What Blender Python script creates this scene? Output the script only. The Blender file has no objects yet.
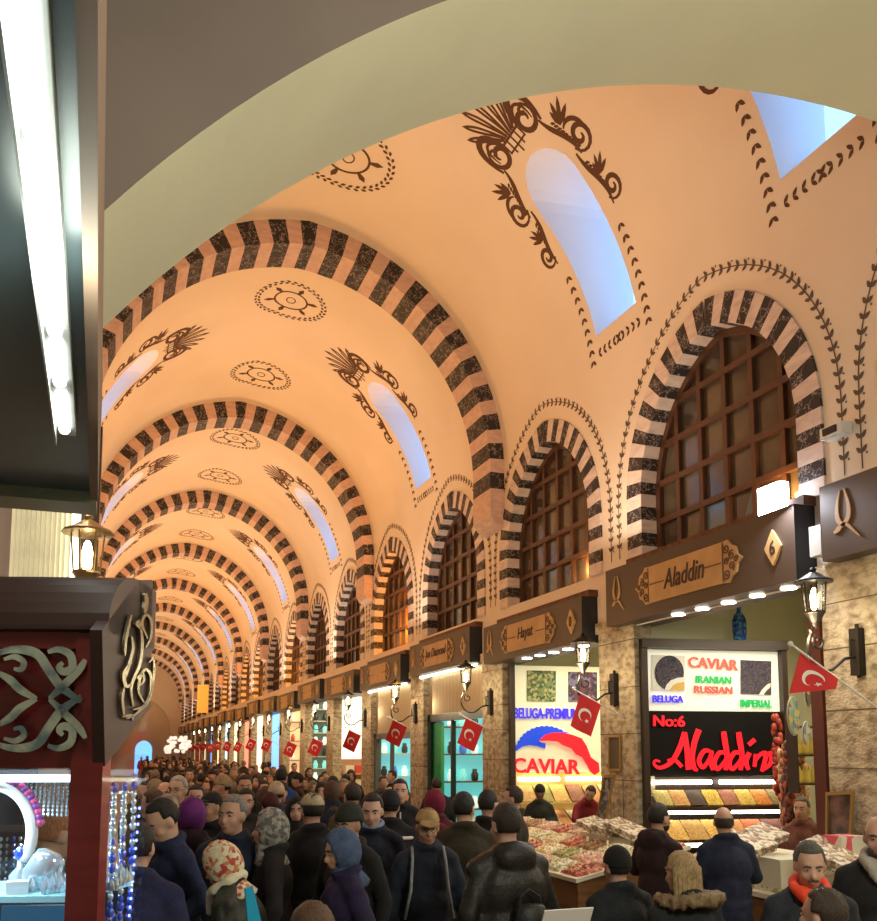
import bpy, bmesh, math, random
from mathutils import Vector, Matrix, noise
from mathutils.geometry import delaunay_2d_cdt
random.seed(7)
S = bpy.context.scene
C = S.collection
PI = math.pi
CAMZ, F_PX, PITCH, YAW, CX, CY = 2.15, 894.58, 0.10643, 0.35074, 438.5, 654.7
FW = Vector((math.sin(YAW)*math.cos(PITCH), math.cos(YAW)*math.cos(PITCH), math.sin(PITCH)))
RT = Vector((math.cos(YAW), -math.sin(YAW), 0))
UP = RT.cross(FW)
def at(x, y, d):
    """world point seen at pixel (x, y) of the photograph, d metres along the view axis"""
    r = FW + RT*(x-CX)/F_PX - UP*(y-CY)/F_PX
    return Vector((0, 0, CAMZ)) + r*d

# ------------------------------------------------------------------ materials
def mat(name, col, rough=.6, metal=0, emit=None, es=1, noise_amt=0, noise_scale=8, col2=None, bump=0, bump_scale=40,
        trans=0, alpha=1, spec=.5, coat=0, coords='Object', sharp=None, detail=4, stretch=None):
    m = bpy.data.materials.new(name); m.use_nodes = True
    nt = m.node_tree; b = nt.nodes['Principled BSDF']
    def c4(c): return (c[0], c[1], c[2], 1)
    b.inputs['Base Color'].default_value = c4(col)
    b.inputs['Roughness'].default_value = rough
    b.inputs['Metallic'].default_value = metal
    b.inputs['Specular IOR Level'].default_value = spec
    b.inputs['Transmission Weight'].default_value = trans
    b.inputs['Alpha'].default_value = alpha
    b.inputs['Coat Weight'].default_value = coat
    if emit:
        b.inputs['Emission Color'].default_value = c4(emit); b.inputs['Emission Strength'].default_value = es
    if col2 is not None or bump:
        tc = nt.nodes.new('ShaderNodeTexCoord'); src = tc.outputs[coords]
        if stretch:
            mp = nt.nodes.new('ShaderNodeMapping'); mp.inputs['Scale'].default_value = stretch
            nt.links.new(src, mp.inputs['Vector']); src = mp.outputs[0]
    if col2 is not None:
        n = nt.nodes.new('ShaderNodeTexNoise'); n.inputs['Scale'].default_value = noise_scale; n.inputs['Detail'].default_value = detail
        nt.links.new(src, n.inputs['Vector'])
        r = nt.nodes.new('ShaderNodeValToRGB')
        lo, hi = sharp or (.35, .65)
        r.color_ramp.elements[0].position = lo; r.color_ramp.elements[1].position = hi
        r.color_ramp.elements[0].color = c4(col); r.color_ramp.elements[1].color = c4(col2)
        nt.links.new(n.outputs[0], r.inputs[0]); nt.links.new(r.outputs[0], b.inputs['Base Color'])
    if bump:
        n2 = nt.nodes.new('ShaderNodeTexNoise'); n2.inputs['Scale'].default_value = bump_scale; n2.inputs['Detail'].default_value = 5
        nt.links.new(src, n2.inputs['Vector'])
        bp = nt.nodes.new('ShaderNodeBump'); bp.inputs['Strength'].default_value = bump; bp.inputs['Distance'].default_value = .02
        nt.links.new(n2.outputs[0], bp.inputs['Height']); nt.links.new(bp.outputs[0], b.inputs['Normal'])
    return m
def veined(name, base, vein, scale=6, width=.035, rough=.45):
    m = mat(name, base, rough)
    nt = m.node_tree; b = nt.nodes['Principled BSDF']
    tc = nt.nodes.new('ShaderNodeTexCoord'); n = nt.nodes.new('ShaderNodeTexNoise'); n.inputs['Scale'].default_value = scale*1.7
    nt.links.new(tc.outputs['Object'], n.inputs['Vector'])
    mx = nt.nodes.new('ShaderNodeMix'); mx.data_type = 'RGBA'; mx.inputs[0].default_value = .25
    nt.links.new(tc.outputs['Object'], mx.inputs[6]); nt.links.new(n.outputs['Color'], mx.inputs[7])
    v = nt.nodes.new('ShaderNodeTexVoronoi'); v.feature = 'DISTANCE_TO_EDGE'; v.inputs['Scale'].default_value = scale
    nt.links.new(mx.outputs[2], v.inputs['Vector'])
    r = nt.nodes.new('ShaderNodeValToRGB'); r.color_ramp.elements[0].position = width*.4; r.color_ramp.elements[1].position = width*1.6
    r.color_ramp.elements[0].color = (*vein, 1); r.color_ramp.elements[1].color = (*base, 1)
    nt.links.new(v.outputs['Distance'], r.inputs[0]); nt.links.new(r.outputs[0], b.inputs['Base Color'])
    return m
def emis(name, col, s):
    m = bpy.data.materials.new(name); m.use_nodes = True; nt = m.node_tree; nt.nodes.clear()
    e = nt.nodes.new('ShaderNodeEmission'); o = nt.nodes.new('ShaderNodeOutputMaterial')
    e.inputs[0].default_value = (*col, 1); e.inputs[1].default_value = s; nt.links.new(e.outputs[0], o.inputs[0]); return m
def glass(name, tint=(1, 1, 1), clear=.85, rough=.03):
    """thin pane: mostly clear with a mirror-like sheen"""
    m = bpy.data.materials.new(name); m.use_nodes = True; nt = m.node_tree; nt.nodes.clear()
    t = nt.nodes.new('ShaderNodeBsdfTransparent'); t.inputs[0].default_value = (*tint, 1)
    g = nt.nodes.new('ShaderNodeBsdfGlossy'); g.inputs['Roughness'].default_value = rough
    mx = nt.nodes.new('ShaderNodeMixShader'); o = nt.nodes.new('ShaderNodeOutputMaterial')
    mx.inputs[0].default_value = 1-clear
    nt.links.new(t.outputs[0], mx.inputs[1]); nt.links.new(g.outputs[0], mx.inputs[2]); nt.links.new(mx.outputs[0], o.inputs[0])
    return m
M = {}
M['plaster'] = mat('plaster', (.82, .71, .58), .9, col2=(.77, .66, .53), noise_scale=.7, bump=.08, bump_scale=9, coords='Object')
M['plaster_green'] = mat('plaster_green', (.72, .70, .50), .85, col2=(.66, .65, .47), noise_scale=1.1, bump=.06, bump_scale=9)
M['plaster_shaded'] = mat('plaster_shaded', (.33, .265, .235), .9, col2=(.29, .235, .21), noise_scale=1.1, bump=.06, bump_scale=9)  # plaster with the near arch face's shade put into the colour
M['blackm'] = veined('black_marble', (.020, .015, .016), (.33, .27, .25), 7, .024, .6)
M['pinkm'] = mat('pink_marble', (.66, .46, .38), .5, col2=(.50, .33, .28), noise_scale=5, stretch=(1, 1, 3), sharp=(.4, .75))
M['paint'] = mat('painted_ornament', (.10, .042, .018), .8)
M['paint_leaf'] = mat('painted_leaf', (.13, .085, .06), .8)
M['shaft'] = mat('skylight_shaft', (.82, .80, .80), .8)
M['sky'] = emis('skylight_daylight', (.25, .53, 1.0), 2.7)
M['wood_win'] = mat('window_wood', (.085, .035, .018), .45)
M['pane_dark'] = mat('window_pane_glass', (.10, .075, .045), .12, spec=.8, col2=(.05, .04, .03), noise_scale=1.5)
M['pane_blue'] = mat('window_pane_blue', (.10, .17, .24), .1, spec=.8)
M['stone'] = mat('pillar_stone', (.60, .50, .34), .85, col2=(.27, .20, .12), noise_scale=9, bump=1, bump_scale=26, detail=12, sharp=(.42, .68), stretch=(1, 1, 1.6))
M['joint'] = mat('stone_joint', (.14, .10, .06), .9)
M['floor'] = mat('floor_stone', (.36, .27, .18), .35, col2=(.28, .2, .13), noise_scale=2)
M['wall_in'] = mat('shop_wall', (.62, .60, .42), .8)
M['shopdark'] = mat('shop_dark', (.08, .06, .045), .7)

# ------------------------------------------------------------------ mesh builder
class MB:
    def __init__(s): s.v = []; s.f = []; s.m = []
    def add(s, vs, fs, mi=0):
        o = len(s.v); s.v += [Vector(p) for p in vs]
        for f in fs: s.f.append([o+i for i in f]); s.m.append(mi)
        return s
    def box(s, x0, x1, y0, y1, z0, z1, mi=0):
        vs = [(x, y, z) for z in (z0, z1) for y in (y0, y1) for x in (x0, x1)]
        return s.add(vs, [(0, 2, 3, 1), (4, 5, 7, 6), (0, 1, 5, 4), (2, 6, 7, 3), (0, 4, 6, 2), (1, 3, 7, 5)], mi)
    def prism(s, pts, fn, a, b, mi=0, caps=True):
        """pts: 2D outline, fn(u, v, w) -> 3D, extruded from w=a to w=b"""
        n = len(pts); vs = [fn(u, v, a) for u, v in pts]+[fn(u, v, b) for u, v in pts]
        fs = [(i, (i+1) % n, n+(i+1) % n, n+i) for i in range(n)]
        if caps: fs += [tuple(range(n))[::-1], tuple(range(n, 2*n))]
        return s.add(vs, fs, mi)
    def tube(s, path, r, n=6, mi=0, caps=True):
        path = [Vector(p) for p in path]; N = len(path)
        rs = r if isinstance(r, (list, tuple)) else [r]*N
        vs = []; prev = None
        for i, p in enumerate(path):
            t = (path[min(i+1, N-1)]-path[max(i-1, 0)])
            if t.length < 1e-9: t = Vector((0, 0, 1))
            t.normalize()
            if prev is None: a = t.orthogonal().normalized()
            else:
                a = prev-t*prev.dot(t)
                a = a.normalized() if a.length > 1e-6 else t.orthogonal().normalized()
            prev = a; b = t.cross(a)
            vs += [p+(a*math.cos(2*PI*k/n)+b*math.sin(2*PI*k/n))*rs[i] for k in range(n)]
        fs = [(i*n+k, i*n+(k+1) % n, (i+1)*n+(k+1) % n, (i+1)*n+k) for i in range(N-1) for k in range(n)]
        if caps: fs += [tuple(range(n))[::-1], tuple(range((N-1)*n, N*n))]
        return s.add(vs, fs, mi)
    def lathe(s, prof, c=(0, 0, 0), n=16, mi=0, sx=1, sy=1, R=None):
        vs = []; c = Vector(c)
        for r, z in prof:
            for k in range(n):
                p = Vector((r*sx*math.cos(2*PI*k/n), r*sy*math.sin(2*PI*k/n), z))
                if R: p = R @ p
                vs.append(c+p)
        N = len(prof)
        fs = [(i*n+k, i*n+(k+1) % n, (i+1)*n+(k+1) % n, (i+1)*n+k) for i in range(N-1) for k in range(n)]
        fs += [tuple(range(n))[::-1], tuple(range((N-1)*n, N*n))]
        return s.add(vs, fs, mi)
    def ell(s, c, r, nu=14, nv=9, mi=0, R=None):
        prof = [(math.sin(PI*i/nv), -math.cos(PI*i/nv)) for i in range(nv+1)]
        prof[0] = (.02, -1); prof[-1] = (.02, 1)
        vs = []; c = Vector(c)
        for a, z in prof:
            for k in range(nu):
                p = Vector((a*math.cos(2*PI*k/nu)*r[0], a*math.sin(2*PI*k/nu)*r[1], z*r[2]))
                if R: p = R @ p
                vs.append(c+p)
        N = len(prof)
        fs = [(i*nu+k, i*nu+(k+1) % nu, (i+1)*nu+(k+1) % nu, (i+1)*nu+k) for i in range(N-1) for k in range(nu)]
        fs += [tuple(range(nu))[::-1], tuple(range((N-1)*nu, N*nu))]
        return s.add(vs, fs, mi)
    def ribbon(s, pts, w, fn, t=.004, mi=0):
        """flat band along 2D pts with width w (number or list), lifted to 3D by fn(u, v, off)"""
        N = len(pts); ws = w if isinstance(w, (list, tuple)) else [w]*N
        L = []; Rr = []
        for i, (x, y) in enumerate(pts):
            x0, y0 = pts[max(i-1, 0)]; x1, y1 = pts[min(i+1, N-1)]
            dx, dy = x1-x0, y1-y0; l = math.hypot(dx, dy) or 1
            nx, ny = -dy/l*ws[i]/2, dx/l*ws[i]/2
            L.append((x+nx, y+ny)); Rr.append((x-nx, y-ny))
        vs = [fn(u, v, t) for u, v in L]+[fn(u, v, t) for u, v in Rr]+[fn(u, v, 0) for u, v in L]+[fn(u, v, 0) for u, v in Rr]
        fs = []
        for i in range(N-1):
            fs += [(i, i+1, N+i+1, N+i), (2*N+i, 2*N+i+1, i+1, i), (N+i, N+i+1, 3*N+i+1, 3*N+i)]
        fs += [(0, N, 3*N, 2*N), (N-1, 3*N-1, 4*N-1, 2*N-1)]
        return s.add(vs, fs, mi)
    def poly(s, pts, fn, t=.004, mi=0):
        return s.prism(pts, fn, 0, t, mi)
    def mesh(s, name, mats, smooth=False, fix=True):
        me = bpy.data.meshes.new(name)
        me.from_pydata([tuple(p) for p in s.v], [], s.f)
        for m in (mats if isinstance(mats, (list, tuple)) else [mats]): me.materials.append(m)
        me.polygons.foreach_set('material_index', s.m)
        if fix:
            bm = bmesh.new(); bm.from_mesh(me); bmesh.ops.recalc_face_normals(bm, faces=bm.faces); bm.to_mesh(me); bm.free()
        if smooth: me.polygons.foreach_set('use_smooth', [True]*len(me.polygons))
        me.update(); return me
    def obj(s, name, mats, parent=None, smooth=False, loc=None, **k):
        o = bpy.data.objects.new(name, s.mesh(name, mats, smooth)); C.objects.link(o)
        if parent: o.parent = parent
        if loc: o.location = loc
        for a, b in k.items(): o[a] = b
        return o
def link(me, name, parent=None, loc=None, rz=0):
    o = bpy.data.objects.new(name, me); C.objects.link(o)
    if parent: o.parent = parent
    if loc: o.location = loc
    if rz: o.rotation_euler.z = rz
    return o
def thing(name, label, cat, loc=(0, 0, 0), rz=0, group=None):
    o = bpy.data.objects.new(name, None); C.objects.link(o); o.empty_display_size = .1
    o.location = loc; o.rotation_euler.z = rz; o['label'] = label; o['category'] = cat
    if group: o['group'] = group
    return o
def tag(o, label, cat, group=None, kind=None):
    o['label'] = label; o['category'] = cat
    if group: o['group'] = group
    if kind: o['kind'] = kind
    return o
def dup(root, loc, label=None, group=None, rz=None):
    r = root.copy(); C.objects.link(r); r.location = loc
    if rz is not None: r.rotation_euler.z = rz
    if label: r['label'] = label
    if group: r['group'] = group
    for ch in list(root.children):
        c = ch.copy(); C.objects.link(c); c.parent = r
        for g in list(ch.children):
            d = g.copy(); C.objects.link(d); d.parent = c
    return r
def struct(o): o['kind'] = 'structure'; return o
TN = [0]
def trim(me_or_mb, mats=None, loc=None, smooth=False):
    TN[0] += 1; nm = 'trim_%d' % TN[0]
    if isinstance(me_or_mb, MB): o = me_or_mb.obj(nm, mats, smooth=smooth)
    else: o = link(me_or_mb, nm)
    if loc: o.location = loc
    return struct(o)

# ------------------------------------------------------------------ the hall: dimensions
XR, XL, XC, ZS, E_, HALF = 6.0, -.68, 2.66, 6.84, .3, 3.34
RV = HALF+E_
THM = math.acos(E_/RV); LH = RV*THM
D_RIB, Y_RIB, N_RIB = 7.837, 13.22, 10
W0, WS = 7.83, 3.92          # first shop axis, shop spacing
Y_ARCH, Y_END = 4.4, 86.0
def prof(s, off=0):
    """barrel vault section: arc length s from the right springing (0) to the left (2*LH)"""
    if s < 0: return XR-off, ZS+s
    if s > 2*LH: return XL+off, ZS-(s-2*LH)
    if s <= LH:
        th = s/RV; return XC-E_+(RV-off)*math.cos(th), ZS+(RV-off)*math.sin(th)
    th = (2*LH-s)/RV; return XC+E_-(RV-off)*math.cos(th), ZS+(RV-off)*math.sin(th)
def VM(y, s, off=0):
    x, z = prof(s, off); return Vector((x, y, z))
def inpoly(p, poly):
    x, y = p; r = False; n = len(poly)
    for i in range(n):
        x1, y1 = poly[i]; x2, y2 = poly[(i+1) % n]
        if (y1 > y) != (y2 > y) and x < (x2-x1)*(y-y1)/(y2-y1)+x1: r = not r
    return r
def holed(u0, u1, v0, v1, du, dv, holes):
    nu = max(1, round((u1-u0)/du)); nv = max(1, round((v1-v0)/dv))
    pts = []; edges = []
    for i in range(nu+1):
        for j in range(nv+1):
            p = (u0+(u1-u0)*i/nu, v0+(v1-v0)*j/nv)
            if any(inpoly(p, h) or min(math.hypot(p[0]-q[0], p[1]-q[1]) for q in h) < .07 for h in holes) and 0 < i < nu and 0 < j < nv: continue
            pts.append(p)
    for h in holes:
        o = len(pts); pts += h; edges += [(o+i, o+(i+1) % len(h)) for i in range(len(h))]
    r = delaunay_2d_cdt([Vector(p) for p in pts], edges, [], 0, 1e-6)
    vs = [tuple(v) for v in r[0]]; fs = []
    for f in r[2]:
        c = (sum(vs[i][0] for i in f)/3, sum(vs[i][1] for i in f)/3)
        if not any(inpoly(c, h) for h in holes): fs.append(tuple(f))
    return vs, fs
# skylight outline in (y, s)
SK_S0, SK_S1, SK_W = .82, 3.15, .48
def sk_outline(yc, mirror=False):
    p = [(-SK_W, SK_S0), (SK_W, SK_S0)]
    for i in range(1, 6): p.append((SK_W*(1+.03*i/5), SK_S0+(SK_S1-.5-SK_S0)*i/5))
    for i in range(1, 10):
        a = PI*i/10; p.append((SK_W*1.03*math.cos(a), SK_S1-.5+.5*math.sin(a)))
    for i in range(5, 0, -1): p.append((-SK_W*(1+.03*i/5), SK_S0+(SK_S1-.5-SK_S0)*i/5))
    p = [(yc+u, v) for u, v in p]
    return [(u, 2*LH-v) for u, v in p] if mirror else p
bays = [(Y_ARCH-.05, Y_RIB+.1, [6.02, 9.53])]
for n in range(N_RIB-1): bays.append((Y_RIB+n*D_RIB+.1, Y_RIB+(n+1)*D_RIB+.1, [Y_RIB+n*D_RIB+3.84]))
bays.append((Y_RIB+(N_RIB-1)*D_RIB+.1, Y_END, []))
ceil = MB(); SKY = []
for y0, y1, sk in bays:
    holes = [sk_outline(c, m) for c in sk for m in (False, True)]
    SKY += [(c, m) for c in sk for m in (False, True)]
    vs, fs = holed(y0, y1, 0, 2*LH, .35, .3, holes)
    ceil.add([VM(u, v) for u, v in vs], fs)
o = ceil.obj('ceiling', M['plaster'], smooth=True); struct(o)
# skylight shafts and panes
for i, (c, m) in enumerate(SKY):
    sh = MB(); ol = sk_outline(c, m); n = len(ol)
    X2 = (XR+.5) if not m else (XL-.5)
    a = [VM(u, v) for u, v in ol]; b = [Vector((X2, p.y, p.z+.12)) for p in a]
    sh.add(a+b, [(k, (k+1) % n, n+(k+1) % n, n+k) for k in range(n)])
    w = sh.obj('window_%d' % (i+1), M['shaft']); struct(w)
    pn = MB(); pn.add(b, [tuple(range(n))]); pn.obj('pane', M['sky'], w)

# striped transverse ribs
rib = MB(); PIT = .515; NST = 13
S0 = LH-12.15*PIT      # below the springing
def rib_t(s): k = 1-abs(s-LH)/LH; return .25+.15*max(0, k)
edges = [S0]
for i in range(-NST+1, NST): edges += [LH+i*PIT-PIT*.27, LH+i*PIT+PIT*.27]
edges.append(2*LH-S0); edges = sorted(e for e in edges if S0 <= e <= 2*LH-S0)
RW = .75
for i in range(len(edges)-1):
    a, b = edges[i], edges[i+1]; mi = 0 if any(abs((a+b)/2-(LH+k*PIT)) < .02 for k in range(-NST, NST+1)) else 1
    for q in range(2):
        s0 = a+(b-a)*q/2; s1 = a+(b-a)*(q+1)/2
        P = [VM(0, s0, -.02), VM(0, s1, -.02), VM(0, s1, rib_t(s1)), VM(0, s0, rib_t(s0))]
        Q = [p+Vector((0, RW, 0)) for p in P]
        rib.add(P+Q, [(0, 1, 2, 3), (3, 2, 6, 7), (4, 7, 6, 5)], mi)
for s_, sg in ((S0, 1), (2*LH-S0, -1)):   # plain corbel under each foot
    x0, z0 = prof(s_, -.02); t = rib_t(s_)
    pts = [(x0, z0), (x0-sg*(t+.02), z0), (x0-sg*(t-.06), z0-.12), (x0, z0-.22)]
    rib.prism(pts, lambda u, v, w: Vector((u, w, v)), 0, RW, 1)
ribme = rib.mesh('rib', [M['blackm'], M['pinkm']])
for n in range(N_RIB): trim(ribme, loc=(0, Y_RIB+n*D_RIB, 0))

# near arch: green-cream soffit, face towards the camera with shade painted into its colour
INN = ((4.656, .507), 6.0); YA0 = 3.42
def circ_z(x, c, r): return c[1]+math.sqrt(max(0, r*r-(x-c[0])**2))
th0 = math.acos((XL-.05-4.656)/6.0)
AP = [(4.656+6*math.cos(th0+(0.95-th0)*i/60), .507+6*math.sin(th0+(0.95-th0)*i/60)) for i in range(61)]
AP = [(XL-.05, 0)]+AP+[(AP[-1][0], 0)]
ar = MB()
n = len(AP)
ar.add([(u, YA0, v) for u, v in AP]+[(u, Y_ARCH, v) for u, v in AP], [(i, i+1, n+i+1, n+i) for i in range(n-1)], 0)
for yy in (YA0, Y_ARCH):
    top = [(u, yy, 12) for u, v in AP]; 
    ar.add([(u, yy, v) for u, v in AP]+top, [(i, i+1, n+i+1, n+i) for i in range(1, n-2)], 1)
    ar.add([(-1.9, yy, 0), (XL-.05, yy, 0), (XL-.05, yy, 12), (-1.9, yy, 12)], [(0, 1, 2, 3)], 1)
trim(ar, [M['plaster_green'], M['plaster_shaded']])
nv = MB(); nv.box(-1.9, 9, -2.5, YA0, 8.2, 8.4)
o = nv.obj('ceiling', M['plaster_shaded']); struct(o)
# ------------------------------------------------------------------ walls
def warch(h, e, z0, zs, n=12):
    """pointed arch outline from right foot over the apex to the left foot, centred on 0"""
    R = h+e; tm = math.acos(e/R); p = [(h, z0)]
    for i in range(n+1): t = tm*i/n; p.append((-e+R*math.cos(t), zs+R*math.sin(t)))
    for i in range(n-1, -1, -1): t = tm*i/n; p.append((e-R*math.cos(t), zs+R*math.sin(t)))
    p.append((-h, z0)); return p
ZSILL, WZS, WE = 4.46, 5.22, .25
WIN_IN = warch(1.32, WE, ZSILL, WZS)
wr = MB()
K0, K1 = -1, 19
for k in range(K0, K1+1):
    yc = W0+k*WS
    vs, fs = holed(yc-WS/2, yc+WS/2, 3.66, ZS, .5, .5, [[(yc+u, v) for u, v in WIN_IN]])
    wr.add([(XR, u, v) for u, v in vs], fs)
yN = W0+K0*WS-WS/2
wr.add([(XR, -2.5, 0), (XR, yN, 0), (XR, yN, 12), (XR, -2.5, 12)], [(0, 1, 2, 3)])
yF = W0+K1*WS+WS/2
wr.add([(XR, yF, 0), (XR, Y_END, 0), (XR, Y_END, ZS), (XR, yF, ZS)], [(0, 1, 2, 3)])
wr.add([(XR, yN, ZS), (XR, Y_ARCH+.3, ZS), (XR, Y_ARCH+.3, 12), (XR, yN, 12)], [(0, 1, 2, 3)])
o = wr.obj('wall_right', M['plaster']); struct(o)
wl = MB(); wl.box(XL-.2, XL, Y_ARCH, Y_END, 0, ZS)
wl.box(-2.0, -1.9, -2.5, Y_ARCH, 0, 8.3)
struct(wl.obj('wall_left', M['plaster_shaded']))
wb = MB(); wb.box(-2, 9, -2.7, -2.5, 0, 12); struct(wb.obj('wall_back', M['plaster_shaded']))
fl = MB(); fl.box(-2, 9.2, -2.6, Y_END+.5, -.1, 0); struct(fl.obj('floor', M['floor']))
# end wall with a big recessed arch and a blue-lit doorway
ew = MB()
def wallhole(mb, y, x0, x1, z0, z1, hole, mi=0):
    vs, fs = holed(x0, x1, z0, z1, .8, .8, [hole]); mb.add([(u, y, v) for u, v in vs], fs, mi)
bigA = [(2.66+u, v) for u, v in warch(2.5, .4, .02, 4.0)]
wallhole(ew, Y_END, XL-.1, XR+.1, 0, 10.6, bigA)
n = len(bigA); ew.add([(u, Y_END, v) for u, v in bigA]+[(u, Y_END+.8, v) for u, v in bigA], [(i, (i+1) % n, n+(i+1) % n, n+i) for i in range(n)])
door = [(2.95+u, v) for u, v in warch(.75, .1, .02, 2.2, 6)]
wallhole(ew, Y_END+.8, XL-.1, XR+.1, 0, 10.6, door)
struct(ew.obj('wall_far', M['plaster']))
dm = MB(); dm.poly(door, lambda u, v, w: Vector((u, Y_END+1.0+w, v)), .05)
dd = dm.obj('door_1', emis('far_door_blue', (.15, .4, 1), 2.0)); struct(dd)

# window arches of striped stone + frames
wa = MB()
def off_pt(t, h, e, sd):   # t: length along the outer curve from the sill
    R = h+e; tm = math.acos(e/R); L0 = WZS-ZSILL
    if t <= L0: return (sd*h, ZSILL+t)
    th = (t-L0)/(1.32+WE+.16)    # same angle for inner and outer
    th = min(th, tm); return (sd*(-e+R*math.cos(th)), WZS+R*math.sin(th))
Lw = (WZS-ZSILL)+math.acos(WE/(1.32+WE+.16))*(1.32+WE+.16)
NP = 10; pit = Lw/(NP)
def apex_clip(p, sd): return (sd*max(0, sd*p[0]), p[1])
for sd in (1, -1):
    for i in range(NP*2):
        a, b = i*pit/2, (i+1)*pit/2; mi = 0 if i % 2 == 1 else 1
        O0, O1 = apex_clip(off_pt(a, 1.64, WE, sd), sd), apex_clip(off_pt(b, 1.64, WE, sd), sd)
        I0, I1 = apex_clip(off_pt(a, 1.32, WE, sd), sd), apex_clip(off_pt(b, 1.32, WE, sd), sd)
        xf, xb = XR-.025, XR+.3
        vs = [(xf, *O0), (xf, *O1), (xf, *I1), (xf, *I0), (xb, *I1), (xb, *I0), (XR+.01, *O0), (XR+.01, *O1)]
        wa.add(vs, [(0, 1, 2, 3), (3, 2, 4, 5), (0, 6, 7, 1)], mi)
M['pinkm_pale'] = mat('pale_marble', (.74, .62, .56), .5, col2=(.56, .45, .42), noise_scale=5, stretch=(1, 1, 3), sharp=(.4, .75))
wame = wa.mesh('window_arch', [M['blackm'], M['pinkm_pale']])
# leaf garland over each window and the thin plaster lip
def leaf(mb, fn, u, v, ang, l, w, t=.004):
    ca, sa = math.cos(ang), math.sin(ang)
    P = [(0, 0), (.35*l, w/2), (.75*l, w*.35), (l, 0), (.75*l, -w*.35), (.35*l, -w/2)]
    mb.poly([(u+a*ca-b*sa, v+a*sa+b*ca) for a, b in P], fn, t)
def garland(mb, fn, pts, step, l, w, stem=True, sw=.012):
    """leaf pairs along a 2D polyline"""
    acc = 0; seg = []
    for i in range(len(pts)-1):
        x0, y0 = pts[i]; x1, y1 = pts[i+1]; d = math.hypot(x1-x0, y1-y0); a = math.atan2(y1-y0, x1-x0)
        t = -acc
        while t+step <= d:
            t += step; seg.append((x0+(x1-x0)*t/d, y0+(y1-y0)*t/d, a))
        acc = d-t
    for j, (x, y, a) in enumerate(seg):
        for sg in (1, -1): leaf(mb, fn, x+.008*math.cos(a), y+.008*math.sin(a), a+sg*.75, l, w)
        if stem and j % 2 == 0: mb.poly([(x-.012+math.cos(a+1.6)*.055, y+math.sin(a+1.6)*.055), (x+math.cos(a+1.6)*.055, y-.012+math.sin(a+1.6)*.055), (x+.012+math.cos(a+1.6)*.055, y+math.sin(a+1.6)*.055), (x+math.cos(a+1.6)*.055, y+.012+math.sin(a+1.6)*.055)], fn, .004)
    if stem: mb.ribbon(pts, sw, fn, .003)
ga = MB()
gh = [p for p in warch(1.86, WE, ZSILL+.1, WZS+.03, 16)]
g1 = gh[:len(gh)//2+1]; g2 = gh[len(gh)//2:][::-1]
fW = lambda u, v, w: (Vector((XR-.004-w, u, v)) if v < ZS else VM(u, v-ZS, .004+w))
garland(ga, fW, g1, .13, .085, .04); garland(ga, fW, g2, .13, .085, .04)
game = ga.mesh('garland', M['paint_leaf'])
# frames and panes
fr = MB(); XF = XR+.24
def arch_top(y):  # height of the inner arch at offset y
    R = 1.32+WE; return WZS+math.sqrt(max(0, R*R-(abs(y)+WE)**2))
P = WIN_IN; Pi = warch(1.24, WE, ZSILL+.08, WZS)
for i in range(len(P)):
    j = (i+1) % len(P)
    fr.add([(XF-.05, *P[i]), (XF-.05, *P[j]), (XF-.05, *Pi[j]), (XF-.05, *Pi[i]), (XF+.05, *Pi[j]), (XF+.05, *Pi[i])], [(0, 1, 2, 3), (3, 2, 4, 5)])
cols = [-.88, -.44, 0, .44, .88]; rows = [ZSILL+.46*i for i in range(1, 5)]
for y in cols: fr.box(XF-.04, XF+.03, y-.035, y+.035, ZSILL, arch_top(y)-.02)
for z in rows:
    w = 1.28
    if z > WZS: w = math.sqrt(max(.01, (1.32+WE)**2-(z-WZS)**2))-WE
    fr.box(XF-.05, XF+.03, -w+.03, w-.03, z-.035, z+.035)
frme = fr.mesh('window_frame', M['wood_win'])
pn = MB(); pn.add([(XF+.01, u, v) for u, v in P], [tuple(range(len(P)))])
pn.add([(XF, .02, ZSILL+.1), (XF, .40, ZSILL+.1), (XF, .40, ZSILL+.43), (XF, .02, ZSILL+.43)], [(0, 1, 2, 3)], 1)
pn.add([(XF, -.40, ZSILL+.1), (XF, -.2, ZSILL+.1), (XF, -.38, ZSILL+.43)], [(0, 1, 2)], 1)
pnme = pn.mesh('pane', [M['pane_dark'], M['pane_blue']], fix=False)
si = MB(); si.box(XR-.09, XR+.24, -1.5, 1.5, ZSILL-.1, ZSILL); sime = si.mesh('sill', M['stone'])
for i, k in enumerate(range(K0, K1+1)):
    yc = W0+k*WS
    trim(wame, loc=(0, yc, 0))
    if k < 12: trim(game, loc=(0, yc, 0))
    w = link(frme, 'window_%d' % (len(SKY)+1+i), loc=(0, yc, 0)); struct(w)
    link(pnme, 'pane', w)

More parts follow.
